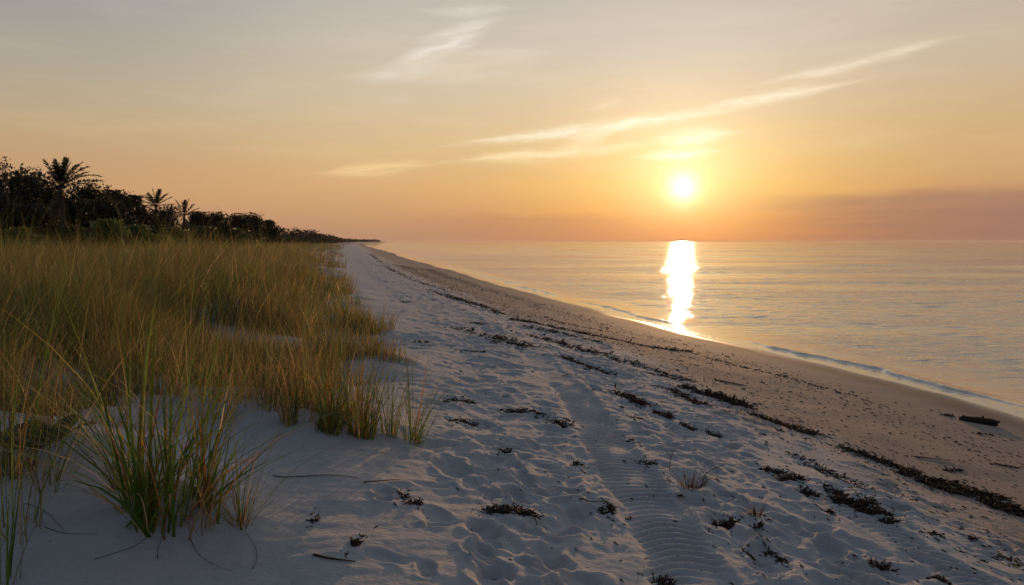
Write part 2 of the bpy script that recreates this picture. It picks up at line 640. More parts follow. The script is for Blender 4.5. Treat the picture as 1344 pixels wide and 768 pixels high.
for lam, amp, near0, near1, seed in ((1.6, 0.013, 70, 35, 151), (3.4, 0.026, 190, 90, 153), (8.0, 0.085, 520, 260, 155), (22.0, 0.16, 1500, 800, 157)):
    ky = WY + 0.12 * WX
    gus = np.clip(0.55 + 1.3 * pn(WX / (lam * 40), ky / (lam * 9), seed + 4), 0.08, 1.5)
    WZ += sstep(-2.0 * lam ** 0.6, -6.0 * lam ** 0.6, WS) * sstep(near0, near1, WR) * amp * gus * (1.35 * fbm(WX / (lam * 3.6), ky / lam, 3, seed))
# wavelets running up the beach
for y0, y1, sc, amp, wd in ((12.6, 23.5, -0.50, 0.060, 0.15), (25.5, 38, -0.65, 0.055, 0.2), (40, 52, -0.8, 0.07, 0.30), (7, 14, -2.3, 0.045, 0.30), (11, 19, -3.6, 0.03, 0.35), (52, 90, -1.2, 0.09, 0.5)):
    e = sstep(y0, y0 + 2.6, WY) * sstep(y1, y1 - 4, WY)
    d = WS - sc - 0.22 * pn(WY / 2.6, WY * 0, 99) - 0.10 * pn(WY / 0.7, WY * 0, 101)
    prof = np.where(d > 0, np.exp(-(d / (wd * 0.45)) ** 2), np.exp(-(d / (wd * 1.6)) ** 2))
    WZ += amp * e * prof * (0.85 + 0.35 * pn(WY / 1.6, WS / 0.8, 103) + 0.16 * pn(WY / 0.22, WS / 0.15, 104))
WZ += 0.012 * sstep(-1.2, 0.0, WS)
nr2, nc2 = WX.shape
gi, gj = np.meshgrid(np.arange(nr2 - 1), np.arange(nc2 - 1), indexing='ij')
wq = np.stack([gi * nc2 + gj, gi * nc2 + gj + 1, (gi + 1) * nc2 + gj + 1, (gi + 1) * nc2 + gj], -1).reshape(-1, 4)[:, ::-1]
keep = (WS.ravel()[wq].min(axis=1) < 1.0)
wm = raw_mesh('sea_surface', np.stack([WX, WY, WZ], -1).reshape(-1, 3), wq[keep], None, None, True, {'shore': WS.ravel()})
tag(link('sea', wm, WATER), kind='structure')


# ------------------------------------------------------------------ grass blades
TINTS = np.array([(0.062, 0.100, 0.016), (0.092, 0.118, 0.024), (0.150, 0.125, 0.040), (0.235, 0.165, 0.062), (0.330, 0.235, 0.105), (0.225, 0.098, 0.030), (0.10, 0.052, 0.024)])


def blades(base, h, w, az, lean, bend, col, tipcol=None, seg=4, droop=0.0):
    """one ribbon per row: verts, quads, tris, colours"""
    n = len(base)
    t = np.linspace(0, 1, seg + 1)
    d = np.stack([np.cos(az), np.sin(az), np.zeros(n)], -1)
    yaw = az + np.pi / 2 + rng.normal(0, 0.7, n)
    sd = np.stack([np.cos(yaw), np.sin(yaw), np.zeros(n)], -1)
    out = lean[:, None] * t + bend[:, None] * t ** 2.2
    up = t[None, :] * (1 - 0.28 * bend[:, None] * t ** 2) - droop * (bend[:, None] * t ** 3)
    c = base[:, None, :] + d[:, None, :] * (h[:, None] * out)[:, :, None]
    c[:, :, 2] += h[:, None] * up
    ww = w[:, None] * (1 - t[None, :] ** 1.6) * 0.5 + 0.0
    left = c[:, :seg] - sd[:, None, :] * ww[:, :seg, None]
    right = c[:, :seg] + sd[:, None, :] * ww[:, :seg, None]
    v = np.concatenate([np.stack([left, right], 2).reshape(n, 2 * seg, 3), c[:, seg:seg + 1]], 1)
    o = (np.arange(n) * (2 * seg + 1))[:, None]
    q = np.concatenate([o + np.array([2 * k, 2 * k + 1, 2 * k + 3, 2 * k + 2]) for k in range(seg - 1)], 1).reshape(-1, 4)
    tr = o + np.array([2 * seg - 2, 2 * seg - 1, 2 * seg])
    tip = col if tipcol is None else tipcol
    tt = np.append(np.repeat(t[:seg], 2), 1.0)[None, :, None]
    cc = col[:, None, :] * (1 - tt) + tip[:, None, :] * tt
    return v.reshape(-1, 3), q, tr, cc.reshape(-1, 3)


def pick_tints(n, probs, jit=0.36):
    k = rng.choice(len(TINTS), n, p=np.array(probs) / np.sum(probs))
    return TINTS[k] * 1.75 * np.exp(rng.normal(0, jit, (n, 1)))


def scatter(n, y0, y1, x0f, x1f, power=1.0):
    y = y0 + (y1 - y0) * rng.random(n) ** power
    x = x0f(y) + (x1f(y) - x0f(y)) * rng.random(n)
    k = rng.random(n) < cover(x, y) * (0.25 + 0.75 * edge_in(x, y))
    return x[k], y[k]


fm = MB()
for ntuft, y0, y1, per, hh, w0, spread in ((13000, 3.0, 10, 14, 0.66, 0.0046, 0.065), (13000, 8, 22, 10, 0.70, 0.0080, 0.09), (10000, 20, 52, 7, 0.76, 0.014, 0.14), (9000, 48, 260, 6, 0.80, 0.03, 0.4)):
    x, y = scatter(ntuft, y0, y1, lambda q: -0.72 * q - 2.5, lambda q: -0.05 * q - 0.1 + 1.2 * (q < 14), 1.25 if y1 > 100 else 1.0)
    if len(x) == 0:
        continue
    n = len(x) * per
    bx = np.repeat(x, per) + rng.normal(0, spread, n)
    by = np.repeat(y, per) + rng.normal(0, spread, n)
    z = gz(bx, by) - 0.01
    dens = np.clip(cover(bx, by), 0.25, 1)
    hvar = np.repeat(np.exp(rng.normal(0, 0.20, len(x))), per) * (0.86 + 0.62 * pn(bx / 1.9, by / 2.8, 111))
    # low at the seaward margin, tall inland
    inl = sstep(9.0, 13.5, shore_d(bx, by))
    h = hh * hvar * np.clip(np.exp(rng.normal(0, 0.26, n)), 0.4, 1.55) * (0.30 + 0.74 * np.minimum(inl, edge_in(bx, by)))
    az = np.repeat(rng.normal(0.25, 1.5, len(x)), per) + rng.normal(0, 1.1, n)
    lean = np.abs(rng.normal(0.12, 0.27, n))
    bend = np.abs(rng.normal(0.30, 0.30, n))
    zone = np.repeat(pn(x / 1.8, y / 2.6, 113) + 0.6 * pn(x / 0.6, y / 0.8, 115), per)
    green = pick_tints(n, (4, 5, 4, 1.5, 0.5, 0.4, 0.5))
    gold = pick_tints(n, (1.6, 3.2, 5, 3, 1.0, 1.3, 1.2))
    far = sstep(6, 26, by)
    g = (rng.random(n) < np.clip(0.40 + 0.65 * zone + 0.42 * far - 0.08, 0.1, 0.93))[:, None]
    col = np.where(g, gold, green) * np.repeat(np.exp(rng.normal(0, 0.28, (len(x), 1))), per, 0)
    tip = col * 0.68 + np.array((0.26, 0.185, 0.075)) * 0.32
    v, q, t, c = blades(np.stack([bx, by, z], -1), h, w0 * np.exp(rng.normal(0, 0.3, n)), az, lean, bend, col, tip, 4 if y1 < 30 else 3)
    fm.add(v, q, t, c)
# seed stalks that stand above the rest
x, y = scatter(9000, 4.5, 70, lambda q: -0.70 * q - 2, lambda q: -0.06 * q, 1.5)
n = len(x)
col = pick_tints(n, (0, 0.2, 1, 3, 4, 0.5, 0))
v, q, t, c = blades(np.stack([x, y, gz(x, y)], -1), np.clip(rng.normal(0.92, 0.12, n), 0.5, 1.15) * (0.5 + 0.5 * np.minimum(sstep(9, 13.5, shore_d(x, y)), edge_in(x, y))), 0.003 + 0.0002 * y, rng.normal(0.2, 1.2, n), np.abs(rng.normal(0.12, 0.14, n)), np.abs(rng.normal(0.18, 0.2, n)), col, None, 4)
fm.add(v, q, t, c)
tag(link('dune_grass', fm.mesh('dune_grass'), GRASS), 'tall olive and straw coloured grass covering the dune inland of the sand', 'grass', kind='stuff')


# ------------------------------------------------------------------ single tufts on the bare sand
def tuft(px, py, label, hpx, n, spread, tints, name='grass_tuft', w=0.005, lean=(0.10, 0.14), bend=(0.2, 0.25), az=(0.3, 1.6), dry=0.3, group=None, droop=0.0, flat=0, cat='grass tuft'):
    x, y = spot(px, py)
    z0 = float(gz(x, y))
    dist = math.hypot(x, y)
    hm = hpx / F * dist
    tops, dark = [], name.startswith('dead')
    for part, k, pr in (('green_blades', int(n * (1 - dry)), tints), ('dry_blades', int(n * dry), tints if dark else (0, 0, 1, 3, 3, 3, 2))):
        if k < 1:
            continue
        a = rng.random(k) * 2 * np.pi
        r = spread * np.sqrt(rng.random(k))
        bx, by = r * np.cos(a) * 1.3, r * np.sin(a)
        bz = gz(x + bx, y + by) - z0 - 0.01
        hs = hm * np.clip(rng.normal(0.76, 0.24, k), 0.2, 1.15) * (1.0 if part[0] == 'g' else 0.78)
        aa = np.where(rng.random(k) < 0.55, a, rng.normal(az[0], az[1], k))
        le, be = np.abs(rng.normal(*lean, k)), np.abs(rng.normal(*bend, k))
        if flat:
            m = rng.random(k) < (flat if part[0] == 'g' else min(0.6, 2 * flat))
            le, be = np.where(m, rng.uniform(0.5, 1.1, k), le), np.where(m, rng.uniform(0.3, 0.7, k), be)
            hs = np.where(m, hs * 0.72, hs)
        col = pick_tints(k, pr) * (0.35 if dark else 1.0)
        tip = col if dark else col * 0.85 + np.array((0.20, 0.15, 0.05)) * 0.15
        v, q, t, c = blades(np.stack([bx, by, bz], -1), hs, w * np.exp(rng.normal(0, 0.3, k)), aa, le, be, col, tip, 6, droop)
        # nothing pokes through the sand
        v[:, 2] = np.maximum(v[:, 2], gz(v[:, 0] + x, v[:, 1] + y) - z0 - 0.015)
        tops.append((part, raw_mesh(part, v, q, t, c)))
    root = link(name, tops[0][1], GRASS, (x, y, z0))
    for part, me in tops[1:]:
        link(part, me, GRASS, (0, 0, 0), root)
    return tag(root, label, cat, group or 'grass tufts standing free of the main grass')


GRN, OLV, GLD = (4, 4, 2, 0.5, 0, 0.3, 0.2), (2, 4, 4, 2, 0.5, 0.5, 0.3), (0.5, 1.5, 4, 4, 1.5, 1.5, 0.5)
tuft(190, 690, 'stiff bright green grass sheaf at the front foot of the biggest near clump', 265, 24, 0.035, GRN, w=0.014, lean=(0.10, 0.10), bend=(0.12, 0.12), az=(2.4, 0.9), dry=0.04, flat=0.1, droop=0.15)
tuft(222, 668, 'biggest near grass clump, dense green blades mixed with red-brown ones on bare sand', 285, 150, 0.19, (6, 4, 2, 0.5, 0, 0.6, 0.3), w=0.0098, lean=(0.18, 0.22), bend=(0.28, 0.26), dry=0.33, flat=0.24, droop=0.3)
tuft(268, 664, 'upright narrow green sheaf leaning right beside the biggest near clump', 225, 24, 0.03, GRN, w=0.009, lean=(0.14, 0.08), bend=(0.12, 0.1), az=(0.9, 0.5), dry=0.1, flat=0.05)
tuft(170, 640, 'low spreading tuft whose long thin blades arch left over the shaded sand', 260, 70, 0.07, GRN, w=0.006, lean=(0.45, 0.3), bend=(0.5, 0.25), az=(3.0, 0.6), dry=0.2, droop=0.45)
tuft(317, 690, 'loose fan of thin arching blades right of the biggest near clump', 200, 44, 0.03, OLV, w=0.0044, lean=(0.22, 0.2), bend=(0.35, 0.3), dry=0.3, flat=0.4, droop=0.4)
tuft(262, 690, 'few dry red-brown blades lying flat in front of the biggest near clump', 190, 24, 0.06, (0, 0, 1, 2, 0, 4, 4), w=0.004, lean=(0.7, 0.3), bend=(0.4, 0.2), az=(-0.7, 0.6), dry=0.6, droop=0.5)
tuft(4, 768, 'tall thin green blades rising from the bottom left corner of the sand', 170, 16, 0.06, GRN, w=0.007, lean=(0.16, 0.12), bend=(0.15, 0.15), az=(0.6, 0.7), dry=0.1)
tuft(14, 705, 'thin tall tuft by the left picture edge in front of the broad-leaved plant', 220, 46, 0.12, OLV, w=0.0046, lean=(0.10, 0.12), bend=(0.2, 0.2), dry=0.35, flat=0.2, droop=0.2)
tuft(55, 640, 'sparse olive tuft arching over the broad-leaved plant', 220, 26, 0.10, OLV, w=0.0044, lean=(0.2, 0.2), bend=(0.3, 0.25), dry=0.3, flat=0.25, droop=0.3)
tuft(2, 622, 'tall dense olive clump half cut by the left picture edge', 250, 130, 0.14, OLV, w=0.0048, lean=(0.12, 0.15), bend=(0.25, 0.25), dry=0.4, flat=0.15, droop=0.2)
tuft(72, 574, 'rust-tipped tangled clump behind the broad-leaved plant', 150, 120, 0.15, OLV, w=0.0042, lean=(0.2, 0.25), bend=(0.35, 0.3), dry=0.45, flat=0.25, droop=0.25)
tuft(150, 560, 'wispy thin-bladed clump between the broad-leaved plant and the biggest near clump', 130, 70, 0.13, OLV, w=0.0036, lean=(0.25, 0.25), bend=(0.35, 0.3), dry=0.4, flat=0.25, droop=0.25)
tuft(290, 552, 'wispy thin-bladed clump behind and right of the biggest near clump', 130, 60, 0.12, OLV, w=0.0036, lean=(0.22, 0.22), bend=(0.35, 0.3), dry=0.4, flat=0.2, droop=0.25)
tuft(378, 556, 'green tuft at the dune margin, left end of the five-tuft row', 140, 70, 0.06, OLV, w=0.0055, dry=0.3, flat=0.15)
tuft(432, 568, 'green tuft second in the five-tuft row along the dune margin', 150, 95, 0.07, GRN, w=0.0055, dry=0.25, flat=0.2, droop=0.2)
tuft(474, 572, 'densest dark green tuft of the five-tuft row along the dune margin', 155, 130, 0.085, GRN, w=0.006, dry=0.25, flat=0.15, droop=0.2)
tuft(512, 571, 'slim upright tuft between the densest dark green tuft and the outermost one', 125, 50, 0.045, GRN, w=0.0055, dry=0.15, flat=0.05)
tuft(541, 579, 'outermost grass tuft on open sand, its blades fanning right', 130, 60, 0.055, GRN, w=0.005, lean=(0.22, 0.2), az=(0.0, 0.8), dry=0.15, flat=0.12, droop=0.2)
tuft(402, 532, 'rust-gold dense clump at the edge of the dune grass', 118, 170, 0.16, GLD, w=0.0055, dry=0.35)
tuft(345, 530, 'brownish bushy clump shading the sand ridge behind the biggest near clump', 112, 150, 0.17, GLD, w=0.005, dry=0.4)
tuft(300, 524, 'tangled brown-olive clump left of the brownish bushy one on the sand ridge', 125, 150, 0.17, GLD, w=0.0045, dry=0.4, lean=(0.15, 0.2))
tuft(256, 520, 'tangled olive clump on the sand ridge straight behind the biggest near clump', 120, 150, 0.17, OLV, w=0.0045, dry=0.4, lean=(0.15, 0.2))
tuft(212, 516, 'tangled clump of mixed green and brown blades on the ridge behind the bright green sheaf', 125, 150, 0.17, OLV, w=0.0045, dry=0.4, lean=(0.15, 0.2))
tuft(165, 514, 'tangled gold-brown clump on the ridge above the low spreading tuft', 115, 140, 0.17, GLD, w=0.0045, dry=0.45, lean=(0.15, 0.2))
tuft(118, 520, 'tangled olive clump on the ridge right of the small sand hollow', 110, 120, 0.15, OLV, w=0.0042, dry=0.4, lean=(0.15, 0.2))
tuft(420, 505, 'tall gold clump rising behind the rust-gold dense one', 120, 140, 0.16, GLD, w=0.005, dry=0.35)
tuft(452, 545, 'golden clump leaning right just behind the five-tuft row', 110, 110, 0.13, GLD, w=0.0052, dry=0.35)
tuft(505, 470, 'low straw-gold tuft at the tip of the nearer grass tongue reaching onto the sand', 38, 120, 0.17, GLD, w=0.006, dry=0.4)
tuft(470, 464, 'low gold tuft on the nearer grass tongue just behind its tip', 45, 130, 0.20, GLD, w=0.006, dry=0.4)
tuft(492, 434, 'olive tuft at the tip of the middle grass tongue on the pale sand', 40, 150, 0.24, OLV, w=0.008, dry=0.35)
tuft(455, 428, 'olive tuft along the middle grass tongue behind its tip', 42, 150, 0.27, OLV, w=0.008, dry=0.35)
tuft(444, 383, 'straw tuft at the tip of the farther grass tongue', 26, 150, 0.36, GLD, w=0.012, dry=0.4)
tuft(438, 350, 'small far tuft standing out on the sand where the beach narrows', 18, 130, 0.5, OLV, w=0.02, dry=0.4)
tuft(905, 641, 'dark wispy dead tuft on trampled sand between the wheel tracks', 34, 60, 0.045, (0, 0, 0.5, 1, 0, 2, 5), name='dead_grass_tuft', w=0.004, lean=(0.5, 0.4), dry=0.4, group='dead tufts on the beach')
tuft(991, 676, 'small round spiky dead tuft on sand right of the dark wispy one', 22, 60, 0.03, (0, 0, 0.5, 1, 0, 2, 5), name='dead_grass_tuft', w=0.004, lean=(0.5, 0.4), dry=0.4, group='dead tufts on the beach')

for px, py, hp, lab in ((462, 398, 24, 'thin straw tuft on the sand strip between the farther and middle grass tongues'), (436, 411, 30, 'loose olive tuft filling the notch behind the middle grass tongue'), (478, 448, 30, 'ragged tuft on the sand edge between the middle and nearer grass tongues'),
                         (526, 474, 22, 'outermost wispy tuft beyond the tip of the nearer grass tongue'), (452, 369, 18, 'small ragged tuft behind the tip of the farther grass tongue'), (448, 337, 12, 'tiny far tuft at the grass edge near the bend of the beach'), (430, 490, 60, 'loose gold tuft on the sand gap inside the nearer grass tongue'), (468, 505, 55, 'sparse leaning tuft at the sand side of the nearer grass tongue')):
    tuft(px, py, lab, hp, 60, 0.06 + 0.011 * (520 - py) / 10, GLD if py % 2 else OLV, w=0.0045 + 0.00007 * max(0, 480 - py), dry=0.45, flat=0.2, lean=(0.2, 0.2))

# ------------------------------------------------------------------ broad-leaved plant at the left
px0, py0 = spot(42, 612)
z0 = float(gz(px0, py0))
st = MB()
st.tube([(0, 0, -0.02), (0.02, 0.02, 0.08), (0.08, 0.01, 0.13), (0.17, 0, 0.15)], [0.006, 0.005, 0.004, 0.003], 6, (0.09, 0.05, 0.03))
plant = tag(link('broad_leaved_plant', st.mesh('stem'), TWIG, (px0, py0, z0)), 'low plant with broad green and orange-brown leaves among the grass at left', 'plant')
for k, (lx, ly, lz, yaw, tilt, ln, c, lab) in enumerate(((0.02, 0, 0.10, 2.6, 0.25, 0.13, (0.05, 0.06, 0.02), None), (0.05, -0.03, 0.12, 3.9, 0.1, 0.12, (0.045, 0.055, 0.02), None), (0.16, 0, 0.15, 0.1, 0.2, 0.12, (0.24, 0.095, 0.03), 'orange-brown dying leaf'),
                                                        (0.10, 0.02, 0.13, 1.2, 0.4, 0.11, (0.055, 0.065, 0.02), None), (0.10, -0.02, 0.13, -1.1, -0.1, 0.13, (0.06, 0.055, 0.02), None), (-0.05, 0, 0.08, 2.9, 0.1, 0.15, (0.22, 0.10, 0.03), 'brown curled leaf'), (0.0, 0.04, 0.07, 2.2, 0.5, 0.12, (0.05, 0.055, 0.02), None))):
    ln *= 1.55
    a = np.linspace(0, 1, 7)
    hw = 0.42 * ln * np.sin(np.pi * np.clip(a * 0.93 + 0.05, 0, 1)) ** 0.7
    cx = a * ln
    cz = np.sin(a * 2.0) * ln * 0.22 + tilt * a * ln
    vs, qs = [], []
    for i in range(7):
        for side, kz in ((-1, 0.012), (0, 0), (1, 0.012)):
            vs.append((cx[i], side * hw[i], cz[i] + kz))
    for i in range(6):
        for j in range(2):
            qs.append((i * 3 + j, i * 3 + j + 1, i * 3 + j + 4, i * 3 + j + 3))
    vs = np.array(vs)
    vs = np.stack([vs[:, 0] * math.cos(yaw) - vs[:, 1] * math.sin(yaw) + lx, vs[:, 0] * math.sin(yaw) + vs[:, 1] * math.cos(yaw) + ly, vs[:, 2] + lz], -1)
    lf = link('leaf', raw_mesh('leaf', vs, qs, None, np.tile(c, (len(vs), 1)), True), PLANT_LEAF, (0, 0, 0), plant)
    if lab:
        lf['label'] = lab


# ------------------------------------------------------------------ wrack: seaweed and bits left by the tide
WEEDS = []


def weed_mesh(L, W, H, n, ox, oy, ang, name, core=True, curl=1.0):
    """a tangle of strands on a lumpy core, draped on the sand around (ox, oy)"""
    z0 = float(gz(ox, oy))
    H = H * 0.72
    m = MB()
    ca, sa = math.cos(ang), math.sin(ang)

    def world(a, b):
        return a * ca - b * sa, a * sa + b * ca
    if core:
        na, nb = max(8, int(L / 0.03)), max(6, int(W / 0.025))
        na, nb = min(na, 70), min(nb, 14)
        A, B = np.meshgrid(np.linspace(-1, 1, na), np.linspace(-1, 1, nb), indexing='ij')
        wig = 0.35 * W * pn(A * L / 0.35 + ox * 5, A * 0 + oy * 3, 121) * (L > 2.5 * W)
        gap = 0.22 * (1 + oy / 12)
        wid = np.clip(0.42 + 1.1 * pn(A * L / gap + ox * 7, A * 0 + oy, 123), (0.0 if L > 0.7 else 0.12) if name == 'seaweed_band' else 0.2, 1.0) * np.sqrt(np.clip(1 - A * A, 0, 1))
        lx, ly = world(A * L / 2, B * W / 2 * wid + wig)
        q = 1 - B * B
        bump_ = np.clip(0.45 + 0.9 * fbm((ox + lx) / 0.06, (oy + ly) / 0.06, 3, 125), 0, 1.4)
        lz = gz(ox + lx, oy + ly) - z0 - 0.012 + H * 0.75 * q * bump_ * np.clip(wid * 1.6, 0, 1)
        i, j = np.meshgrid(np.arange(na - 1), np.arange(nb - 1), indexing='ij')
        m.add(np.stack([lx, ly, lz], -1), np.stack([i * nb + j, i * nb + j + 1, (i + 1) * nb + j + 1, (i + 1) * nb + j], -1))
    n = int(n * (2.0 if oy < 12 else 1.3))
    for k in range(n):
        a0 = rng.uniform(-0.5, 0.5) * L
        b0 = rng.normal(0, 0.23 if L < 0.7 else 0.42) * W
        if L > 2.5 * W:
            b0 += 0.35 * W * float(pn(2 * a0 / 0.35 + ox * 5, oy * 3, 121)) * 0.5
        ln = rng.uniform(0.35, 1.0) * min(0.16, 0.5 * W + 0.35 * H + 0.015)
        yaw = rng.normal(0, 0.9) if rng.random() < 0.6 else rng.uniform(0, 6.28)
        t = np.linspace(0, 1, 5)
        yy = yaw + curl * rng.normal(0, 0.9) * t
        pa = a0 + ln * np.cumsum(np.cos(yy)) / 5
        pb = b0 + ln * np.cumsum(np.sin(yy)) / 5
        hz = rng.uniform(0.05, 1.0) ** 1.6 * H
        lift = hz * np.sin(np.pi * np.clip(t * rng.uniform(0.5, 1.0), 0, 1))
        x, y = world(pa, pb)
        z = gz(ox + x, oy + y) - z0 + lift + 0.002
        wd = rng.uniform(0.0012, 0.0042) * min(1.0 + oy / 14.0, 5.0)
        m.tube(np.stack([x, y, z], -1), wd * (1 - 0.7 * t) + 0.0008, 4, cap=False)
        if rng.random() < 0.5:                      # small frond on the strand
            c0 = np.array([x[3], y[3], z[3]])
            s1 = rng.normal(0, 1, 3) * ln * 0.22
            s2 = rng.normal(0, 1, 3) * ln * 0.10
            pts = np.array([c0, c0 + s1 * .5 + s2, c0 + s1, c0 + s1 * .5 - s2])
            pts[:, 2] = np.maximum(pts[:, 2], z[3] - 0.01)
            m.add(pts, [(0, 1, 2, 3)])
    return m.mesh(name, False), (ox, oy, z0)


def weed(px, py, lpx, wpx, label, h=0.05, n=40, ang=None, mat=None, name='seaweed_clump', cat='seaweed', group='seaweed washed up on the beach', core=True):
    x, y = spot(px, py)
    d = math.hypot(x, y)
    L = lpx / F * d
    W = max(wpx / F * d, 0.02)
    a = ang if ang is not None else rng.uniform(-0.5, 0.5)
    WEEDS.append((x, y, L, a))
    me, loc = weed_mesh(L, W, h, n, x, y, a, name, core)
    return tag(link(name, me, mat or WEED, loc), label, cat, group)


def band(p0, p1, label, wm=0.10, h=0.035, n=70, mat=None, name='seaweed_band'):
    """a strip of wrack between two places on the sand"""
    (x0, y0), (x1, y1) = spot(*p0), spot(*p1)
    ox, oy = (x0 + x1) / 2, (y0 + y1) / 2
    L = math.hypot(x1 - x0, y1 - y0)
    WEEDS.append((ox, oy, L, math.atan2(y1 - y0, x1 - x0)))
    me, loc = weed_mesh(L, wm, h, n, ox, oy, math.atan2(y1 - y0, x1 - x0), name)
    return tag(link(name, me, mat or WEED, loc), label, 'seaweed', 'long bands of wrack along the tide line')


# single clumps one can point at
weed(668, 671, 66, 26, 'feathery seaweed strip beside the deep footprints in mid foreground', 0.045, 70)
weed(683, 542, 44, 22, 'flat dark weed sprig left of the leaning diagonal one', 0.03, 36, 0.1)
weed(736, 557, 34, 16, 'dark weed piece lying diagonally beside the main wheel track', 0.05, 30, -1.0)
weed(708, 544, 13, 10, 'small dark nub between the flat sprig and the diagonal weed piece', 0.03, 10)
weed(611, 528, 20, 11, 'dark clump right of two small nubs near the grass tuft row', 0.035, 16)
weed(594, 526, 10, 9, 'round dark nub, rightmost of two small nubs near the grass tufts', 0.03, 8)
weed(585, 528, 8, 7, 'smallest dark nub, leftmost of two near the grass tufts', 0.02, 6)
weed(612, 555, 22, 16, 'crumbly weed clump below the two small nubs', 0.035, 18)
weed(594, 553, 12, 10, 'faint little weed nub left of the crumbly clump', 0.02, 8)
weed(663, 594, 13, 11, 'round dark lump at the rim of the upper footprint', 0.045, 10)
weed(543, 661, 17, 13, 'dark crumbled weed bit right of the shallow dent on the dune face', 0.04, 16)
weed(529, 652, 10, 7, 'tiny weed bit with a stalk above the crumbled bit', 0.02, 8)
weed(410, 684, 9, 7, 'lone black lump on smooth shaded sand in front of the grass', 0.025, 8)
weed(465, 714, 11, 10, 'lone dark weed knot on smooth sand above the fallen reed', 0.04, 14)
weed(797, 671, 10, 13, 'upright dark knot at the left rim of the main wheel track', 0.055, 14)
weed(758, 610, 13, 8, 'dark sprig on the left rim of the main wheel track', 0.025, 10)
weed(870, 764, 20, 14, 'dark clump at the bottom edge inside the main wheel track', 0.045, 20)
weed(829, 522, 70, 26, 'rust-brown weed heap at the upper end of the main tide line', 0.06, 90, -1.15, RUST_WEED)
weed(868, 544, 36, 18, 'rust-brown heap just below the rust weed at the tide line upper end', 0.05, 40, -1.1, RUST_WEED)
weed(910, 512, 44, 22, 'dark tangled heap left of the biggest heap on the damp sand', 0.06, 60, -0.9, RUST_WEED)
weed(950, 524, 66, 36, 'biggest dark seaweed heap on the damp brown sand', 0.09, 150, -1.0)
weed(966, 531, 44, 18, 'solid black mat at the foot of the biggest seaweed heap', 0.06, 40, -0.9)
weed(1024, 556, 46, 16, 'dark weed strip between the biggest heap and the round clump', 0.05, 50, -0.9)
weed(1064, 569, 22, 16, 'round bushy clump heading the long weed band', 0.07, 36)
weed(1208, 629, 54, 20, 'dark flat heap under the right end of the long weed band', 0.06, 60, -0.8)
weed(1238, 634, 34, 18, 'dark heap right of the flat heap on the tide line', 0.06, 40, -0.7)
weed(1282, 649, 44, 26, 'bushy brown heap on the tide line near the right edge', 0.075, 80, -0.7)
weed(1310, 653, 12, 14, 'small upright knot beside the bushy brown heap', 0.05, 14)
weed(1332, 672, 48, 26, 'large dark heap cut by the right picture edge', 0.07, 80, -0.6)
weed(1117, 663, 44, 20, 'broad bushy heap on dry sand above the second wheel track', 0.07, 90, -0.2)
weed(1141, 674, 40, 18, 'dark heap trailing right from the broad bushy heap', 0.055, 60, -0.6)
weed(1163, 687, 22, 10, 'tail of dark pebbly weed at the head of the second wheel track', 0.03, 24, -0.7)
weed(1038, 629, 30, 16, 'bushy dark clump on dry sand, right of a smaller pair', 0.055, 44)
weed(1024, 620, 12, 10, 'small knot touching the bushy dark clump on its left', 0.035, 12)
weed(1009, 617, 22, 11, 'dark flat clump left of the bushy dark clump', 0.035, 24)
weed(1060, 648, 20, 15, 'dark feathery clump below the bushy dark clump', 0.05, 26)
weed(1092, 644, 22, 12, 'weed clump above the broad bushy heap', 0.045, 24)
weed(1086, 673, 13, 9, 'black rounded lump left of the broad bushy heap', 0.04, 8)
weed(951, 692, 16, 20, 'upright dark knot among trampled prints right of the main wheel track', 0.06, 26)
weed(938, 690, 9, 8, 'small dark bead left of the upright knot', 0.03, 6)
weed(993, 692, 16, 7, 'flat dark scrap right of the upright knot', 0.02, 10)
weed(1025, 736, 10, 12, 'black rounded bead near the bottom among trampled prints', 0.045, 6)
weed(1007, 728, 18, 8, 'flat black flake left of the rounded bead', 0.02, 8)
weed(981, 727, 14, 7, 'flat dark flake farther left of the rounded bead', 0.018, 8)
weed(1157, 745, 26, 12, 'dark double lump left of the second wheel track', 0.045, 20)
weed(1224, 701, 16, 10, 'black oval lump on the right rim of the second wheel track', 0.04, 8)
weed(1276, 707, 14, 9, 'dark oval lump farther along right of the second wheel track', 0.04, 8)
weed(1323, 735, 20, 10, 'black oval lump near the bottom right corner', 0.045, 8)
weed(1236, 760, 40, 10, 'black flat strip inside the second wheel track at the bottom edge', 0.03, 20, -0.9)
weed(935, 571, 20, 10, 'thin dark sprig on pale sand under the tide line heaps', 0.03, 18)
weed(833, 549, 22, 8, 'dark streak on a sand hump left of the second rust heap', 0.02, 14)
weed(900, 560, 26, 12, 'brown crumbly heap following the second rust heap', 0.04, 30, -0.9, RUST_WEED)
weed(826, 579, 12, 8, 'little dark sprig right of the main wheel track', 0.025, 10)
weed(846, 608, 30, 10, 'thin branching sprig above the dark wispy dead tuft', 0.03, 16, -0.6, core=False)
weed(628, 425, 18, 9, 'dark clump on mid beach above the trampled sand', 0.06, 20)
weed(531, 397, 16, 5, 'far dark clump beside the middle grass tongue', 0.06, 16)
weed(683, 454, 26, 12, 'knobbly dark clump ending the short mid-beach band', 0.08, 30)
weed(551, 449, 22, 6, 'flat dark trace on the sand left of the mid-beach band', 0.03, 16)
weed(621, 462, 34, 5, 'thin dark streak on pale sand below the mid-beach band', 0.03, 16)
weed(1112, 590, 26, 8, 'thin dark strip starting the long weed band', 0.04, 24, -0.8)
weed(1290, 570, 22, 6, 'low dark scrap in front of the driftwood log', 0.03, 16)
weed(1318, 612, 30, 7, 'flat dark strand on damp sand below the driftwood log', 0.03, 20)
weed(1250, 618, 30, 8, 'flat dark strands above the long weed band on damp sand', 0.03, 24)
weed(1244, 546, 14, 7, 'small dark lump touching the left end of the driftwood log', 0.05, 14)
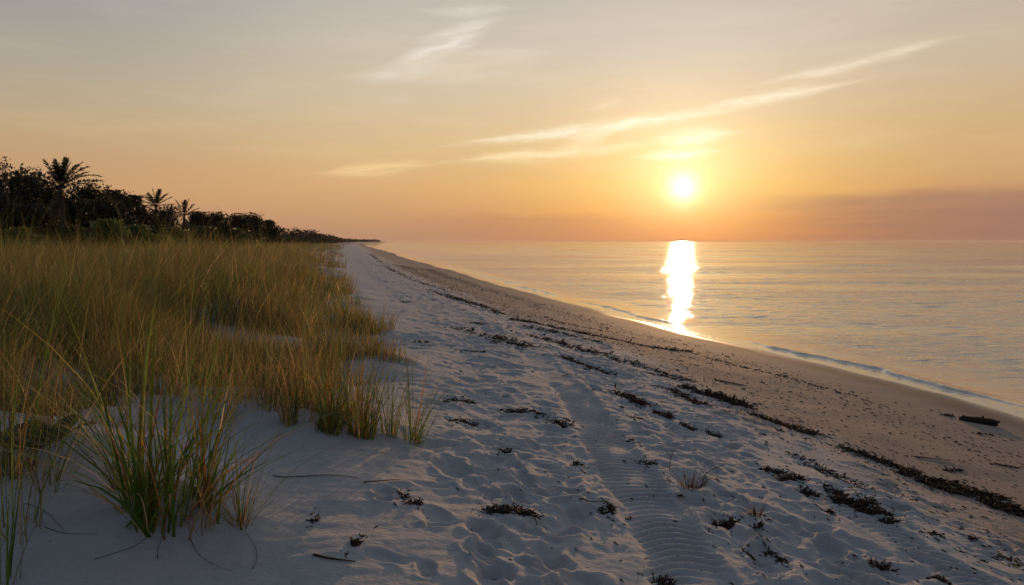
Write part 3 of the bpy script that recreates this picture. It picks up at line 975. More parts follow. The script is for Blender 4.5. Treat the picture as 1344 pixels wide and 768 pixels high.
# bands
band((1118, 592), (1205, 624), 'long dark weed band running along the main tide line at right', 0.15, 0.06, 130)
band((667, 419), (775, 440), 'long dark band of wrack across mid beach on the damp margin', 0.48, 0.09, 240)
band((775, 440), (905, 462), 'thinner continuation of the wrack band toward the water', 0.26, 0.05, 150)
band((702, 442), (818, 476), 'reddish wrack band nearer the viewer, parallel to the long one', 0.30, 0.07, 170, RUST_WEED)
band((646, 441), (688, 457), 'short dark band on mid beach left of the long wrack band', 0.36, 0.07, 100)
band((578, 387), (622, 398), 'far wrack band below the bend of the beach', 0.6, 0.09, 100)
band((626, 399), (664, 414), 'wrack band between the far one and the long one', 0.5, 0.09, 100)
band((540, 367), (590, 384), 'far thin dark band where the beach narrows', 0.4, 0.07, 70)
band((505, 350), (540, 366), 'farther dark band leading to the bend of the beach', 0.55, 0.09, 70)
band((486, 333), (505, 350), 'farthest dark band of wrack near the bend', 0.8, 0.12, 80)
band((852, 506), (900, 518), 'thin curved strand of weed left of the tangled heap', 0.05, 0.02, 40)
band((905, 463), (1010, 490), 'faint broken weed line on wet sand below the wavelet', 0.10, 0.015, 60)
band((1010, 490), (1120, 520), 'faint pebbly weed line nearer the right on wet sand', 0.10, 0.015, 60)
band((720, 420), (800, 436), 'faint weed line between the long band and the water', 0.12, 0.02, 50)
band((846, 488), (898, 500), 'short dark band above the curved weed strand', 0.09, 0.03, 44)


band((1205, 630), (1262, 650), 'bushy dark band joining the flat heap to the bushy brown heap', 0.16, 0.05, 110)
band((1290, 655), (1343, 678), 'dark band running out of the picture at the right end of the main tide line', 0.18, 0.06, 110)
band((985, 543), (1058, 570), 'broken dark band between the biggest heap and the long weed band', 0.13, 0.05, 90)
band((880, 512), (925, 532), 'rust-brown band linking the second rust heap to the tangled heap', 0.14, 0.05, 90, RUST_WEED)
band((820, 474), (905, 500), 'broken dark line on damp sand above the curved weed strand', 0.16, 0.05, 90)
band((735, 468), (805, 492), 'short crumbly band on pale sand below the reddish wrack band', 0.16, 0.05, 80)
band((690, 428), (790, 450), 'thin dark line just below the long dark mid-beach band', 0.22, 0.05, 110)
band((560, 380), (636, 404), 'dark scattered line upslope of the far wrack band', 0.4, 0.07, 90)
band((590, 428), (660, 452), 'faint broken line of weed on the pale dry mid-beach sand', 0.22, 0.04, 60)
band((1040, 596), (1130, 640), 'crumbly broken line on dry sand upslope of the long weed band', 0.14, 0.035, 60)


def stick(px0, py0, px1, py1, label, r=0.005, lift=0.006, name='fallen_reed', cat='stick', forks=0, up=0.0, bow=0.04):
    (x0, y0), (x1, y1) = spot(px0, py0), spot(px1, py1)
    t = np.linspace(0, 1, 9)
    x, y = x0 + (x1 - x0) * t, y0 + (y1 - y0) * t
    L = math.hypot(x1 - x0, y1 - y0)
    ox, oy, oz = float(x[0]), float(y[0]), float(gz(x[0], y[0]))
    off = bow * L * np.sin(t * 3.0 + px0)
    nx, ny = -(y1 - y0) / L, (x1 - x0) / L
    x, y = x + nx * off, y + ny * off
    z = np.maximum(gz(x, y), oz + (float(gz(x1, y1)) - oz) * t - 0.02) - oz + lift + up * t
    m = MB()
    m.tube(np.stack([x - ox, y - oy, z], -1), r * (1 - 0.55 * t), 6, rough=0.12)
    for k in range(forks):
        i = 3 + 2 * k
        p = np.array([x[i] - ox, y[i] - oy, z[i]])
        e = p + np.array([rng.normal(0, 0.06), rng.normal(0, 0.06), rng.uniform(0.02, 0.08)])
        m.tube([p, (p + e) / 2 + rng.normal(0, 0.006, 3), e], [r * .6, r * .5, r * .25], 5)
    return tag(link(name, m.mesh(name, True), TWIG, (ox, oy, oz)), label, cat)


stick(411, 730, 467, 738, 'short straight fallen reed lying alone on the smooth foreground sand', 0.006)
stick(478, 635, 524, 631, 'thin reed with a dark end lying on the dune face', 0.004)
stick(358, 626, 470, 629, 'long thin grass stalk lying across the dune face', 0.003)
stick(938, 499, 978, 506, 'straight dark stick on damp sand above the biggest seaweed heap', 0.011)
stick(925, 640, 952, 613, 'dark twig leaning up out of the sand right of the wispy dead tuft', 0.004, 0.004, 'leaning_twig', 'twig', 0, 0.09)
stick(880, 618, 889, 604, 'fine upright twig left of the wispy dead tuft', 0.003, 0.004, 'leaning_twig', 'twig', 1, 0.10)
stick(905, 640, 945, 634, 'bent twig trailing from the wispy dead tuft', 0.004, 0.01, 'fallen_twig', 'twig', 2)
stick(760, 656, 800, 659, 'straight pale reed crossing the left rim of the main wheel track', 0.0035)
stick(1141, 668, 1146, 650, 'fine upright twig behind the broad bushy heap', 0.003, 0.004, 'leaning_twig', 'twig', 1, 0.09)
stick(1200, 600, 1248, 606, 'thin dark stick on damp sand above the long weed band', 0.006)

for px, py, qx, qy in ((60, 690, 128, 704), (20, 668, 96, 690), (128, 738, 190, 700), (215, 735, 210, 690), (255, 700, 300, 752), (330, 748, 322, 700)):
    stick(px, py, qx, qy, 'thin dark dead grass blade lying on the smooth shaded sand around the biggest near clump', 0.0014, 0.003, 'fallen_grass_blade', 'grass blade', bow=0.12)['group'] = 'dead grass blades lying on the sand'

# driftwood log
(lx0, ly0), (lx1, ly1) = spot(1259, 551), spot(1310, 560)
t = np.linspace(0, 1, 22)
L = math.hypot(lx1 - lx0, ly1 - ly0)
rad = 0.046 * (1 + 0.28 * np.sin(t * 9 + 1) * 0.5 + 0.22 * pn(t * 6, t * 0, 131)) * np.where(t < 0.06, 0.7, 1) * np.where(t > 0.93, 0.8, 1)
lxs, lys = lx0 + (lx1 - lx0) * t, ly0 + (ly1 - ly0) * t
lzs = gz(lxs, lys).mean() + 0.030 + 0.012 * np.sin(t * 4)
oz = float(gz(lx0, ly0))
lg = MB()
lg.tube(np.stack([lxs - lx0, lys - ly0, lzs - oz], -1), rad, 14, rough=0.07)
log = tag(link('driftwood_log', lg.mesh('driftwood_log', False), DRIFT, (lx0, ly0, oz)), 'short black driftwood log lying on wet sand close to the water', 'log')
for kk, (i, dv) in enumerate(((12, (0.02, -0.01, 0.075)), (19, (0.07, -0.02, 0.03)), (3, (-0.03, -0.03, 0.06)))):
    sb = MB()
    p = np.array([lxs[i] - lx0, lys[i] - ly0, lzs[i] - oz])
    sb.tube([p, p + np.array(dv) * 0.6, p + np.array(dv)], [0.022, 0.018, 0.009], 7, rough=0.12)
    link('branch_stub', sb.mesh('branch_stub', False), DRIFT, (0, 0, 0), log)

# loose scraps of weed, each one lying alone
scraps = []
for k in range(6):
    me, _ = weed_mesh(0.09, 0.05, 0.022, 9, 0.3 + k * 0.01, 4.0, 0, 'weed_scrap')
    scraps.append(me)
    me.materials.append(WEED)
done = 0
while done < 250:
    y = 3.4 + 22 * rng.random() ** 1.35
    s = rng.choice((5.2, 6.6, 7.3, 4.2)) + rng.normal(0, 0.75)
    x = float(np.interp(y, _fy, _fx)) - s * 1.01
    if abs(x / y) > 0.66 or s < 2:
        continue
    o = link('weed_scrap', scraps[rng.integers(6)], None, (x, y, float(gz(x, y)) - 0.004))
    k = rng.uniform(0.3, 0.85) * (1 + y / 30)
    o.scale = (k, k, k)
    o.rotation_euler = (0, 0, rng.uniform(0, 6.28))
    tag(o, 'tiny loose dark scrap of dried weed lying alone on the sand', 'weed scrap', 'loose weed scraps on the sand')
    done += 1
# crumbs nobody could count
cm = MB()
n = 16000
y = 3.0 + 70 * rng.random(n) ** 2.0
s = np.where(rng.random(n) < 0.30, rng.normal(2.7, 0.35, n), np.where(rng.random(n) < 0.6, rng.normal(4.9, 0.7, n), rng.uniform(1.6, 9.0, n)))
s += 0.35 * pn(y / 2.0, y * 0, 141)
x = np.interp(y, _fy, _fx) - s
k = 0
for wx, wy, wl, wa in WEEDS:
    m_ = int(16 + 26 * min(wl, 4))
    a_ = rng.uniform(-0.75, 0.75, m_) * wl
    b_ = rng.normal(0, 0.07 + 0.01 * wy, m_)
    x[k:k + m_] = wx + a_ * math.cos(wa) - b_ * math.sin(wa)
    y[k:k + m_] = wy + a_ * math.sin(wa) + b_ * math.cos(wa)
    k += m_
sz = rng.uniform(0.004, 0.016, n) * (1 + y / 22)
a = rng.uniform(0, 6.28, n)
lg = rng.random(n) < 0.45
a = np.where(lg, 1.75 + rng.normal(0, 0.3, n), a)
sz = np.where(lg, sz * 2.2, sz)
el = np.where(lg, 0.16, rng.uniform(0.3, 0.7, n))
z = gz(x, y)
vv = []
for da, k, hz in ((0, 1, 0), (1.6, 0, 0), (3.14, 1, 0), (4.7, 0, 0), (0, 0.0, 1)):
    rad_ = sz * (1.0 if k else el) * (0 if hz else 1)
    vv.append(np.stack([x + rad_ * np.cos(a + da), y + rad_ * np.sin(a + da), z - 0.001 + hz * np.minimum(sz, 0.02 * (1 + y / 22)) * 0.4], -1))
vv = np.stack(vv, 1).reshape(-1, 3)
o5 = (np.arange(n) * 5)[:, None]
tt = np.concatenate([o5 + np.array(f) for f in ((0, 1, 4), (1, 2, 4), (2, 3, 4), (3, 0, 4))], 1).reshape(-1, 3)
cm.add(vv, None, tt)
tag(link('weed_crumbs', cm.mesh('weed_crumbs'), WEED), 'countless dark crumbs of weed strewn along the tide lines', 'weed crumbs', kind='stuff')


# ------------------------------------------------------------------ trees
DARKG = np.array([(0.030, 0.034, 0.014), (0.040, 0.042, 0.017), (0.052, 0.048, 0.020), (0.036, 0.030, 0.016)])


def leaf_quads(c, size, asp=0.5, flat=0.0):
    n = len(c)
    a = rng.normal(0, 1, (n, 3))
    a[:, 2] *= 1 - flat
    a /= np.linalg.norm(a, axis=1)[:, None] + 1e-9
    b = np.cross(a, rng.normal(0, 1, (n, 3)))
    b /= np.linalg.norm(b, axis=1)[:, None] + 1e-9
    s = (size * np.exp(rng.normal(0, 0.3, n)))[:, None]
    v = np.stack([c - a * s * .5, c + b * s * asp * .5, c + a * s * .5, c - b * s * asp * .5], 1).reshape(-1, 3)
    q = (np.arange(n) * 4)[:, None] + np.array([0, 1, 2, 3])
    return v, q


def ground_xy(px, Y):
    return (px - 672.0) / F * Y * 0.998, Y


def top_height(Y, py):
    """height above the sea of a thing whose top shows at row py when it stands Y metres ahead"""
    return EYE + (316.8 - py) / F * Y


def broad_tree(px, Y, py_top, wpx, label, leaf=0.22, nleaf=1500, clumps=16, group='trees behind the dune grass', name='broadleaf_tree', open_=0.0, cat='tree', tint=1.0):
    x, y = ground_xy(px, Y)
    z0 = float(gz(x, y))
    H = top_height(Y, py_top) - z0
    W = wpx / F * Y
    root = link(name, None, None, (x, y, z0))
    tag(root, label, cat, group)
    tm = MB()
    cents = []
    fork = H * (0.16 if open_ < 0.5 else 0.4)
    tm.tube([(0, 0, -0.2), (0.05, 0, fork * .5), (0.0, 0.05, fork)], [0.16, 0.13, 0.11], 8, rough=0.05)
    cr = MB()
    for k in range(clumps):
        a = rng.uniform(0, 2 * np.pi)
        u = 1.0 if k == 0 else 0.95 if k == 1 else 0.95 * rng.random() ** 0.85
        hz = H * (0.08 + 0.84 * u)
        rad = W / 2 * math.sqrt(rng.random()) * (1.0 if u < 0.6 else max(0.12, 2.2 * (1 - u)))
        c = np.array([rad * math.cos(a), rad * math.sin(a) * 0.7, hz])
        cents.append(c)
        mid = np.array([c[0] * 0.45, c[1] * 0.45, fork + (hz - fork) * 0.45]) + rng.normal(0, 0.08, 3)
        tm.tube([(0, 0, min(fork, hz * .8)), mid, c], [0.075, 0.05, 0.018], 5)
    per = int(nleaf * (1.5 if open_ > 0.5 else 4.0)) // clumps
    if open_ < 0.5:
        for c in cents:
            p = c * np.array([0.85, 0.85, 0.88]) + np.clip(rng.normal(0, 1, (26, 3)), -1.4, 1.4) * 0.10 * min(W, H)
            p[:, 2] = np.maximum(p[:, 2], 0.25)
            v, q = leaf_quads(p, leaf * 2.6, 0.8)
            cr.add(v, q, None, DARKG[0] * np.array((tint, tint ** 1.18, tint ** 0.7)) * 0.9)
    for c in cents:
        cs = rng.uniform(0.10, 0.20) * min(W, H) * (1.0 if hz < 0.75 * H else 0.6)
        if open_ > 0.5:
            cs *= 0.55
        p = c + np.clip(rng.normal(0, 1, (per, 3)), -1.75, 1.75) * cs * np.array([1.15, 1.0, 0.62])
        p[:, 2] = np.maximum(p[:, 2], 0.1)
        v, q = leaf_quads(p, leaf * (0.6 if open_ > 0.5 else 0.85), 0.6)
        cr.add(v, q, None, np.repeat(DARKG[rng.integers(4, size=per)] * np.array((tint, tint ** 1.18, tint ** 0.7)) * rng.uniform(0.75, 1.25), 4, 0))
    if name == 'broadleaf_tree':
        for k in range(7):
            a, u = rng.uniform(0, 6.28), rng.random()
            hs = H * rng.uniform(0.80, 1.0) * (1 - 0.25 * u)
            bx, by = math.cos(a) * W * 0.45 * u, math.sin(a) * W * 0.3 * u
            hh_ = rng.uniform(0.10, 0.20) * H
            m_ = 26
            tt_ = rng.random(m_)
            p = np.stack([bx + rng.normal(0, 0.09, m_) * (1.1 - tt_) * W / 3, by + rng.normal(0, 0.1, m_), hs + hh_ * (tt_ - 0.3)], -1)
            v, q = leaf_quads(p, leaf * 0.8, 0.5)
            cr.add(v, q, None, DARKG[0] * tint)
    link('trunk', tm.mesh('trunk', True), BARK, (0, 0, 0), root)
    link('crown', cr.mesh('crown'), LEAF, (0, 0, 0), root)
    return root


def frond(m, base, az, elev, L, droop, col, leafl, nl=34, lw=0.035):
    t = np.linspace(0, 1, 12)
    d = np.array([math.cos(az), math.sin(az)])
    out = L * (math.cos(elev) * t)
    z = L * (math.sin(elev) * t) - droop * L * t ** 2.2
    p = np.stack([base[0] + d[0] * out, base[1] + d[1] * out, base[2] + z], -1)
    m.tube(p, 0.028 * (1 - 0.85 * t), 4, col, cap=False)
    tl = np.linspace(0.16, 1.0, nl)
    c = np.stack([np.interp(tl, t, p[:, k]) for k in range(3)], -1)
    tan = np.gradient(c, axis=0)
    tan /= np.linalg.norm(tan, axis=1)[:, None]
    side = np.cross(tan, np.array([0, 0, 1.0]))
    side /= np.linalg.norm(side, axis=1)[:, None] + 1e-9
    ll = leafl * np.sin(np.pi * (0.12 + 0.80 * tl)) ** 0.8 * np.exp(rng.normal(0, 0.1, nl))
    for sg in (-1, 1):
        dirv = tan * 0.62 + side * sg * 0.75 + np.array([0, 0, 0.22]) + rng.normal(0, 0.09, (nl, 3))
        nrm = np.cross(side, tan)
        dirv = dirv + nrm * rng.normal(0.05, 0.13, (nl, 1))
        e = c + dirv * ll[:, None]
        e[:, 2] -= ll * 0.30
        w = tan * lw * 0.5
        mid = (c + e) / 2 + np.array([0, 0, 0.03])
        v = np.stack([c - w, c + w, mid + w * 1.3, mid - w * 1.3, e], 1).reshape(-1, 3)
        o = (np.arange(nl) * 5)[:, None]
        m.add(v, o + np.array([0, 1, 2, 3]), o + np.array([3, 2, 4]), col)


def palm(px, Y, py_hub, L, nfr, label, name='palm_tree', seed=0, extra=()):
    x, y = ground_xy(px, Y)
    z0 = float(gz(x, y))
    H = top_height(Y, py_hub) - z0
    root = tag(link(name, None, None, (x, y, z0)), label, 'palm tree', 'palm trees among the dark trees')
    tm = MB()
    t = np.linspace(0, 1, 14)
    ln = 0.25 * math.sin(px)
    tm.tube(np.stack([ln * t * t, 0 * t, -0.2 + (H + 0.2) * t], -1), 0.15 * (1 - 0.25 * t) * (1 + 0.06 * (np.arange(14) % 2)), 9, rough=0.03)
    hub = np.array([ln, 0, H])
    cm_ = MB()
    for k in range(nfr):
        side_ = k % 2
        el = R(12 + 74 * ((k * 0.618) % 1.0))
        az = (0.0 if side_ else math.pi) + rng.normal(0, 0.35)
        frond(cm_, hub, az, el, L * rng.uniform(0.85, 1.08), rng.uniform(0.12, 0.26) * (1.3 - el * 0.5), DARKG[rng.integers(4)] * 0.6, L * 0.17, 40, lw=0.042)
    for az, el, k, dr in extra:
        frond(cm_, hub, az, el, L * k, dr, DARKG[1] * 0.6, L * 0.19, 44, lw=0.05)
    dm = MB()
    for k in range(6):
        frond(dm, hub - np.array([0, 0, 0.15]), rng.uniform(0, 6.28), -rng.uniform(0.6, 1.2), L * 0.75, 0.25, (0.075, 0.055, 0.034), L * 0.16, 22)
    link('trunk', tm.mesh('trunk', True), BARK, (0, 0, 0), root)
    link('crown', cm_.mesh('crown'), LEAF, (0, 0, 0), root)
    link('dead_fronds', dm.mesh('dead_fronds'), LEAF, (0, 0, 0), root)
    return root


palm(86, 50, 247, 2.25, 12, 'largest palm, feathery fronds fanned high above the dark trees', extra=((0.0, 0.62, 1.4, 0.36), (0.1, 0.42, 1.25, 0.25), (0.2, 0.9, 1.2, 0.3), (3.05, 0.75, 1.05, 0.3), (2.9, 0.45, 1.05, 0.25), (1.2, 1.3, 1.0, 0.15), (2.3, 1.15, 1.05, 0.2)))
palm(203, 80, 271, 2.0, 13, 'spiky mid-sized palm above the trees, next after the largest palm', extra=((2.6, 0.9, 1.1, 0.2), (1.4, 1.3, 1.05, 0.15)))
palm(240, 88, 283, 2.0, 11, 'smaller palm with drooping fronds, right of the spiky mid-sized one', extra=((0.1, 0.55, 1.1, 0.35), (0.0, 0.25, 1.0, 0.4), (1.8, 1.2, 1.1, 0.15)))
palm(222, 92, 281, 1.3, 9, 'small low palm crown squeezed between the two mid-sized palms', extra=((2.8, 0.5, 1.1, 0.3),))
palm(280, 118, 294, 1.7, 9, 'low palm half sunk in the trees where the tree line drops')

broad_tree(10, 56, 204, 74, 'airy open-branched tree at the left edge, sky showing through its crown', 0.20, 1100, 22, open_=1.0)
broad_tree(32, 60, 226, 66, 'tall dark pointed tree between the airy tree and the largest palm', 0.24, 2000, 18)
broad_tree(-20, 58, 230, 90, 'dark bushy tree cut by the left edge under the airy tree', 0.24, 2000, 18)
broad_tree(62, 63, 243, 70, 'dark round-topped tree just left of the largest palm trunk', 0.24, 2000, 18)
broad_tree(118, 70, 245, 66, 'rounded dark tree right of the largest palm with a humped top', 0.24, 2000, 18)
broad_tree(100, 56, 262, 90, 'low dark tree filling the space under the largest palm', 0.24, 2000, 18)
broad_tree(150, 76, 251, 56, 'dark tree with a jagged top between the humped tree and the spiky palm', 0.26, 1800, 16)
broad_tree(176, 84, 254, 48, 'dark narrow tree just left of the spiky mid-sized palm', 0.26, 1600, 14)
broad_tree(136, 64, 268, 80, 'low spreading tree in front of the jagged-topped tree', 0.24, 1800, 16)
broad_tree(218, 100, 276, 54, 'dark bushy tree under the smaller drooping palm', 0.28, 1600, 14)
broad_tree(188, 78, 276, 70, 'low dark tree below the spiky mid-sized palm', 0.26, 1600, 14)
broad_tree(262, 116, 279, 46, 'bushy tree just right of the smaller drooping palm', 0.30, 1500, 14)
broad_tree(285, 128, 282, 40, 'dark tree standing behind the low half-sunk palm', 0.32, 1400, 13)
broad_tree(312, 150, 284, 44, 'flat-topped dark tree at the start of the receding tree line', 0.34, 1400, 13)
broad_tree(332, 165, 283, 34, 'slightly taller rounded tree standing out of the receding tree line', 0.36, 1400, 13)
broad_tree(352, 186, 290, 34, 'dark tree next after the taller rounded one in the receding line', 0.4, 1300, 12)
broad_tree(45, 52, 272, 120, 'low dense scrub tree at left under the pointed tree', 0.22, 2200, 20)
broad_tree(-5, 50, 268, 110, 'low dense scrub tree at the left edge under the airy tree', 0.22, 2200, 20)
# green shrubs in front of the trees
broad_tree(142, 47, 291, 40, 'bright green spiky shrub in front of the trees below the humped tree', 0.20, 900, 12, 'low shrubs at the inland edge of the grass', 'beach_shrub', cat='shrub', tint=3.8)
broad_tree(20, 44, 303, 130, 'wide low green shrub at the left edge of the grass field', 0.18, 1500, 18, 'low shrubs at the inland edge of the grass', 'beach_shrub', cat='shrub', tint=3.4)
broad_tree(180, 56, 297, 70, 'wide green shrub between the spiky shrub and the smaller palm', 0.20, 1300, 16, 'low shrubs at the inland edge of the grass', 'beach_shrub', cat='shrub', tint=3.8)
broad_tree(225, 66, 301, 64, 'sloping green shrub below the smaller drooping palm', 0.22, 1200, 14, 'low shrubs at the inland edge of the grass', 'beach_shrub', cat='shrub', tint=3.4)
broad_tree(272, 82, 300, 50, 'dark low shrub below the low half-sunk palm', 0.24, 1000, 12, 'low shrubs at the inland edge of the grass', 'beach_shrub', cat='shrub', tint=2.0)
broad_tree(98, 50, 300, 60, 'dark shrub at the foot of the largest palm', 0.20, 1200, 14, 'low shrubs at the inland edge of the grass', 'beach_shrub', cat='shrub', tint=1.8)
broad_tree(310, 105, 303, 40, 'last dark shrub before the grass reaches the receding tree line', 0.28, 900, 12, 'low shrubs at the inland edge of the grass', 'beach_shrub', cat='shrub', tint=2.4)

# the far wood reads as one mass
wd = MB()
for k in range(900):
    Y = 150 * (2600 / 150) ** (rng.random() ** 0.9)
    base_x = np.interp(Y, [150, 200, 265, 400, 800, 1500, 2900], [-52, -58, -66, -90, -168, -285, -452])
    x = base_x - abs(rng.normal(0, 7 + Y * 0.03))
    sz = np.interp(Y, [150, 600, 2900], [1.0, 1.25, 1.8])
    H = rng.normal(5.6, 0.75) * np.interp(Y, [150, 400, 1000, 2900], [0.95, 0.80, 0.80, 1.1]) - 0.8 * (base_x - x < 1.5)
    n = 70
    u = rng.random(n)
    p = np.stack([x + rng.normal(0, 1.3 * sz, n) * (1.15 - 0.75 * u), Y + rng.normal(0, 1.5 * sz, n), 1.6 + (H - 0.2) * u + rng.normal(0, .12, n)], -1)
    v, q = leaf_quads(p, 0.45 * sz + Y * 0.0006, 0.6)
    wd.add(v, q, None, np.repeat(DARKG[rng.integers(4, size=n)] * rng.uniform(0.8, 1.25), 4, 0))
tag(link('far_woodland', wd.mesh('far_woodland'), LEAF), 'dark low woodland shrinking along the coast toward the horizon', 'woodland', kind='stuff')

# ------------------------------------------------------------------ sky
world = bpy.data.worlds.new('World')
scene.world = world
world.use_nodes = True
V.nt = world.node_tree
V.nt.nodes.clear()
wout = node('ShaderNodeOutputWorld')
bg = node('ShaderNodeBackground')
V.nt.links.new(bg.outputs[0], wout.inputs['Surface'])
dirv = V(node('ShaderNodeTexCoord').outputs['Generated'])
dx, dy, dz = sep(dirv)
DEG = 57.29578
elv = V.math('ARCSINE', dz) * DEG
azm = V.math('ARCTAN2', dx, dy) * DEG
rel = azm - SUN_AZ
warp1 = noise(xyz(azm * 0.10, elv * 0.45, 0.0), 1.0, 3, 0.6) - 0.5
warp2 = noise(xyz(azm * 0.32, elv * 1.6, 4.0), 1.0, 4, 0.65) - 0.5


def eramp(pts):
    e2 = elv + warp1 * 0.9
    return ramp(V.math('DIVIDE', e2, 20.0, clamp=True), [(e / 20.0, lin(*c)) for e, c in pts])


left = eramp(((0, (178, 133, 107)), (1.5, (192, 146, 112)), (3, (200, 155, 112)), (5.2, (196, 159, 119)), (7.4, (192, 168, 133)), (10.6, (178, 167, 148)), (13, (167, 161, 151)), (16.5, (151, 152, 153)), (20, (140, 144, 151))))
midl = eramp(((0, (182, 138, 109)), (0.6, (186, 143, 112)), (1.6, (200, 152, 112)), (3.6, (219, 172, 119)), (6.3, (220, 187, 139)), (10, (213, 194, 163)), (13.7, (204, 192, 174)), (16.5, (193, 185, 175)), (20, (175, 172, 172))))
cent = eramp(((0, (236, 150, 82)), (1.5, (248, 168, 76)), (3.7, (250, 192, 96)), (6, (246, 204, 132)), (9, (234, 204, 161)), (13, (216, 201, 182)), (16.5, (202, 191, 179)), (20, (182, 178, 178))))
right = eramp(((0, (160, 118, 99)), (2, (168, 125, 106)), (3.4, (204, 156, 112)), (5.2, (208, 168, 120)), (7.5, (208, 175, 130)), (12, (202, 184, 160)), (16.5, (188, 177, 163)), (20, (174, 169, 168))))
side = mixc(vstep(-44.0, -17.0, rel), left, midl)
side = mixc(vstep(-6.0, 10.0, rel), side, right)
col = mixc(vgauss(rel / 12.0), side, cent)
# mauve cloud bank low on the right
bank = vstep(0.0, 14.0, rel + warp1 * 9.0) * vstep(3.5, 2.3, elv + warp2 * 1.5 + warp1 * 0.8 - rel * 0.012)
bank2 = vstep(2.0, 14.0, rel) * vgauss((elv - 2.6 - warp2 * 1.3 - rel * 0.012) / 0.30)
bank = bank * (vstep(0.25, 0.7, noise(xyz(azm * 0.09, elv * 2.2, 2.0), 1.0, 3, 0.6)) * 0.55 + 0.62)
col = mixc(bank * 0.50, col, lin(158, 121, 102))
col = mixc(bank2 * 0.20, col, lin(152, 118, 106))


def streak(p0, p1, wdeg, bright, colr, rag=1.0, sharp=1.0):
    a0, e0 = math.degrees(math.atan((p0[0] - 672) / F)), math.degrees(math.atan((316.8 - p0[1]) / F))
    a1, e1 = math.degrees(math.atan((p1[0] - 672) / F)), math.degrees(math.atan((316.8 - p1[1]) / F))
    L = math.hypot(a1 - a0, e1 - e0)
    ux, uy = (a1 - a0) / L, (e1 - e0) / L
    A, E = azm - a0, elv - e0 + warp2 * (0.55 * rag) + warp1 * (0.5 * rag)
    u = (A * ux + E * uy) / L
    v = E * ux - A * uy
    taper = vstep(-0.05, 0.45, u) * vstep(1.05, 0.6, u)
    tex = vstep(0.28, 0.66, noise(xyz((A * ux + E * uy) * 0.30, v * 1.9, p0[0] * 0.1), 1.0, 4, 0.65))
    w = taper * wdeg + 0.05
    g = vgauss(v / w) * taper * (tex * 0.65 + 0.35) * (bright * 1.2)
    return g, colr


for g, c in (streak((560, 196), (1010, 146), 0.33, 1.0, lin(255, 240, 208)), streak((880, 153), (1140, 124), 0.27, 0.9, lin(254, 236, 205)), streak((960, 128), (1262, 84), 0.26, 0.75, lin(246, 228, 200)),
             streak((560, 216), (880, 190), 0.34, 1.0, lin(255, 228, 178)), streak((838, 188), (975, 180), 0.45, 1.0, lin(255, 238, 200)), streak((730, 192), (815, 174), 0.40, 0.9, lin(255, 232, 190)),
             streak((820, 209), (955, 202), 0.30, 1.0, lin(255, 238, 200)), streak((400, 232), (590, 214), 0.34, 0.9, lin(244, 208, 152)), streak((430, 116), (610, 86), 0.40, 0.55, lin(232, 220, 203), 1.4), streak((500, 98), (652, 44), 0.55, 0.75, lin(240, 230, 216), 1.8), streak((545, 62), (668, 26), 0.42, 0.6, lin(236, 226, 212), 1.8), streak((540, 22), (690, 16), 0.32, 0.45, lin(230, 220, 208), 1.5), streak((560, 82), (740, 70), 0.35, 0.4, lin(230, 216, 198), 1.5),
             streak((480, 112), (760, 72), 0.8, 0.65, lin(226, 210, 188), 1.4), streak((765, 150), (825, 132), 0.35, 0.5, lin(246, 220, 182)), streak((480, 138), (560, 134), 0.25, 0.35, lin(222, 205, 180)), streak((900, 45), (1300, 20), 0.9, 0.22, lin(220, 200, 180), 1.5),
             streak((250, 205), (520, 200), 0.35, 0.25, lin(225, 190, 145)), streak((600, 240), (800, 236), 0.3, 0.2, lin(250, 190, 110)), streak((1000, 205), (1250, 190), .5, .22, lin(238, 205, 155))):
    col = mixc(g, col, c)
haze_n = noise(xyz(azm * 0.07, elv * 0.5, 9.0), 1.0, 5, 0.6)
col = mixc((haze_n - 0.5) * vstep(1.0, 8.0, elv) * 0.22, col, lin(255, 225, 190), 'ADD')
lband = vstep(2.2, 1.5, elv + warp2 * 1.2 + warp1 * 0.6) * vstep(-24, -12, rel) * vstep(2, -8, rel)
col = mixc(lband * 0.35, col, lin(182, 132, 104))
# glow round the sun
se, sa = R(SUN_EL), R(SUN_AZ)
sx, sy, sz_ = math.cos(se) * math.sin(sa), math.cos(se) * math.cos(sa), math.sin(se)
cosd = V.math('MINIMUM', dx * sx + dy * sy + dz * sz_, 1.0)
ang = V.math('ARCCOSINE', cosd) * DEG
halo = vexp(ang / -3.3) * (vstep(-0.5, 4.2, elv) * 0.63 + 0.32)
core = vgauss(ang / 0.95) * 0.9
disc = vstep(0.62, 0.15, ang) * 5.0
add = mixc(1.0, (0, 0, 0), (1.0, 0.62, 0.20))


def scaled(c, f):
    n = node('ShaderNodeVectorMath', operation='SCALE')
    n.inputs[0].default_value = c
    put(n.inputs['Scale'], f)
    return V(n.outputs[0])


def vadd(a, b):
    n = node('ShaderNodeVectorMath', operation='ADD')
    put(n.inputs[0], a)
    put(n.inputs[1], b)
    return V(n.outputs[0])


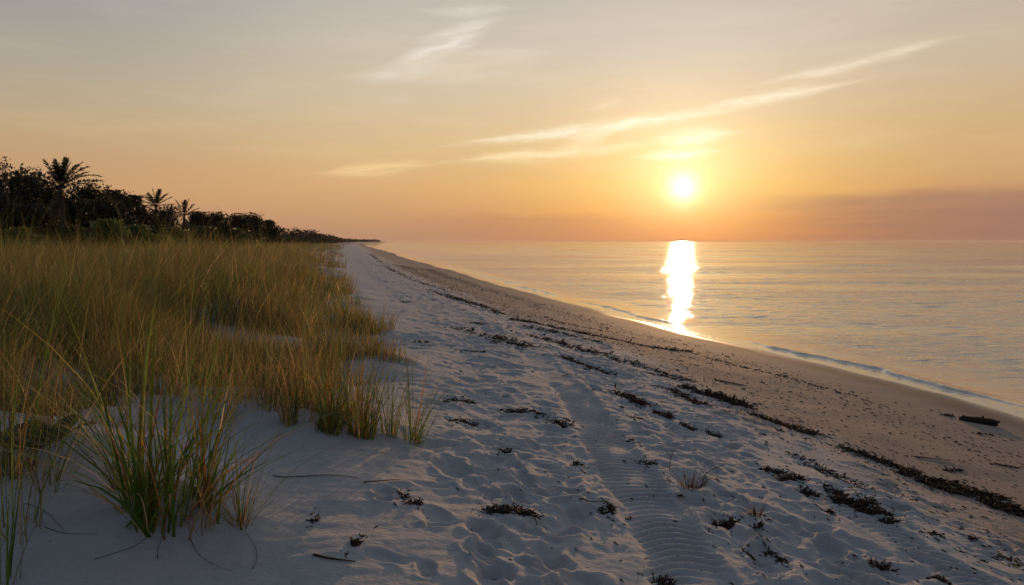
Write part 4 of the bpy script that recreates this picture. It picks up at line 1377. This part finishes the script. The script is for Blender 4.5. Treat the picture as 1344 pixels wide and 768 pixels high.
# the rest of the sky vault, out of the picture
nish = node('ShaderNodeTexSky', sky_type='NISHITA')
nish.sun_disc = False
nish.sun_elevation = R(SUN_EL)
nish.sun_rotation = R(SUN_AZ)
nv = node('ShaderNodeVectorMath', operation='SCALE')
V.nt.links.new(nish.outputs[0], nv.inputs[0])
nv.inputs['Scale'].default_value = 0.09
vault = vadd(V(nv.outputs[0]), (0.056, 0.084, 0.132))
col = mixc(vstep(21.0, 58.0, elv), col, vault)
back = mixc(vstep(0, 30, elv), (0.13, 0.115, 0.125), (0.105, 0.135, 0.185))
col = mixc(vstep(40, 95, V.math('ABSOLUTE', rel)) * vstep(70, 30, elv), col, back)
col = vadd(col, scaled((1.0, 0.78, 0.47), halo))
col = vadd(col, scaled((1.0, 0.92, 0.72), core))
col = vadd(col, scaled((1.0, 0.9, 0.7), disc))
V.nt.links.new(col.s, bg.inputs['Color'])
bg.inputs['Strength'].default_value = 1.0

# ------------------------------------------------------------------ sun
sl = bpy.data.lights.new('sun', 'SUN')
sl.energy = 2.2
sl.angle = R(0.5)
sl.color = (1.0, 0.56, 0.26)
so = link('sun', sl, None, (0, 0, 30)) if False else bpy.data.objects.new('sun', sl)
COL.objects.link(so)
so.rotation_euler = Vector((sx, sy, sz_)).to_track_quat('Z', 'Y').to_euler()
so.location = (10, 40, 30)

# ------------------------------------------------------------------ air
hm_ = bpy.data.materials.new('haze')
hm_.use_nodes = True
V.nt = hm_.node_tree
V.nt.nodes.clear()
ho = node('ShaderNodeOutputMaterial')
hv = node('ShaderNodeVolumePrincipled')
hv.inputs['Color'].default_value = (0.95, 0.90, 0.86, 1)
hv.inputs['Density'].default_value = HAZE
hv.inputs['Anisotropy'].default_value = 0.3
V.nt.links.new(hv.outputs[0], ho.inputs['Volume'])
hx = np.array([(a, b, c) for c in (-4.2, 11.0) for b in (-17000, 17000) for a in (-17000, 17000)], float)
hz_ = tag(link('haze', raw_mesh('haze', hx, [(0, 2, 3, 1), (4, 5, 7, 6), (0, 1, 5, 4), (2, 6, 7, 3), (0, 4, 6, 2), (1, 3, 7, 5)]), hm_), kind='stuff')

# ------------------------------------------------------------------ camera
cam = bpy.data.cameras.new('camera')
cam.sensor_width = 36
cam.lens = F / 1344 * 36
cam.clip_start = 0.05
cam.clip_end = 40000
co = bpy.data.objects.new('camera', cam)
COL.objects.link(co)
co.location = (0, 0, EYE)
co.rotation_euler = (math.pi / 2 - PITCH, 0, 0)
scene.camera = co

scene.view_settings.view_transform = 'Standard'
scene.view_settings.look = 'None'
scene.view_settings.exposure = 0
scene.view_settings.gamma = 1
scene.cycles.use_denoising = True
scene.cycles.max_bounces = 6
scene.cycles.diffuse_bounces = 3
scene.cycles.transmission_bounces = 3
scene.cycles.sample_clamp_indirect = 4
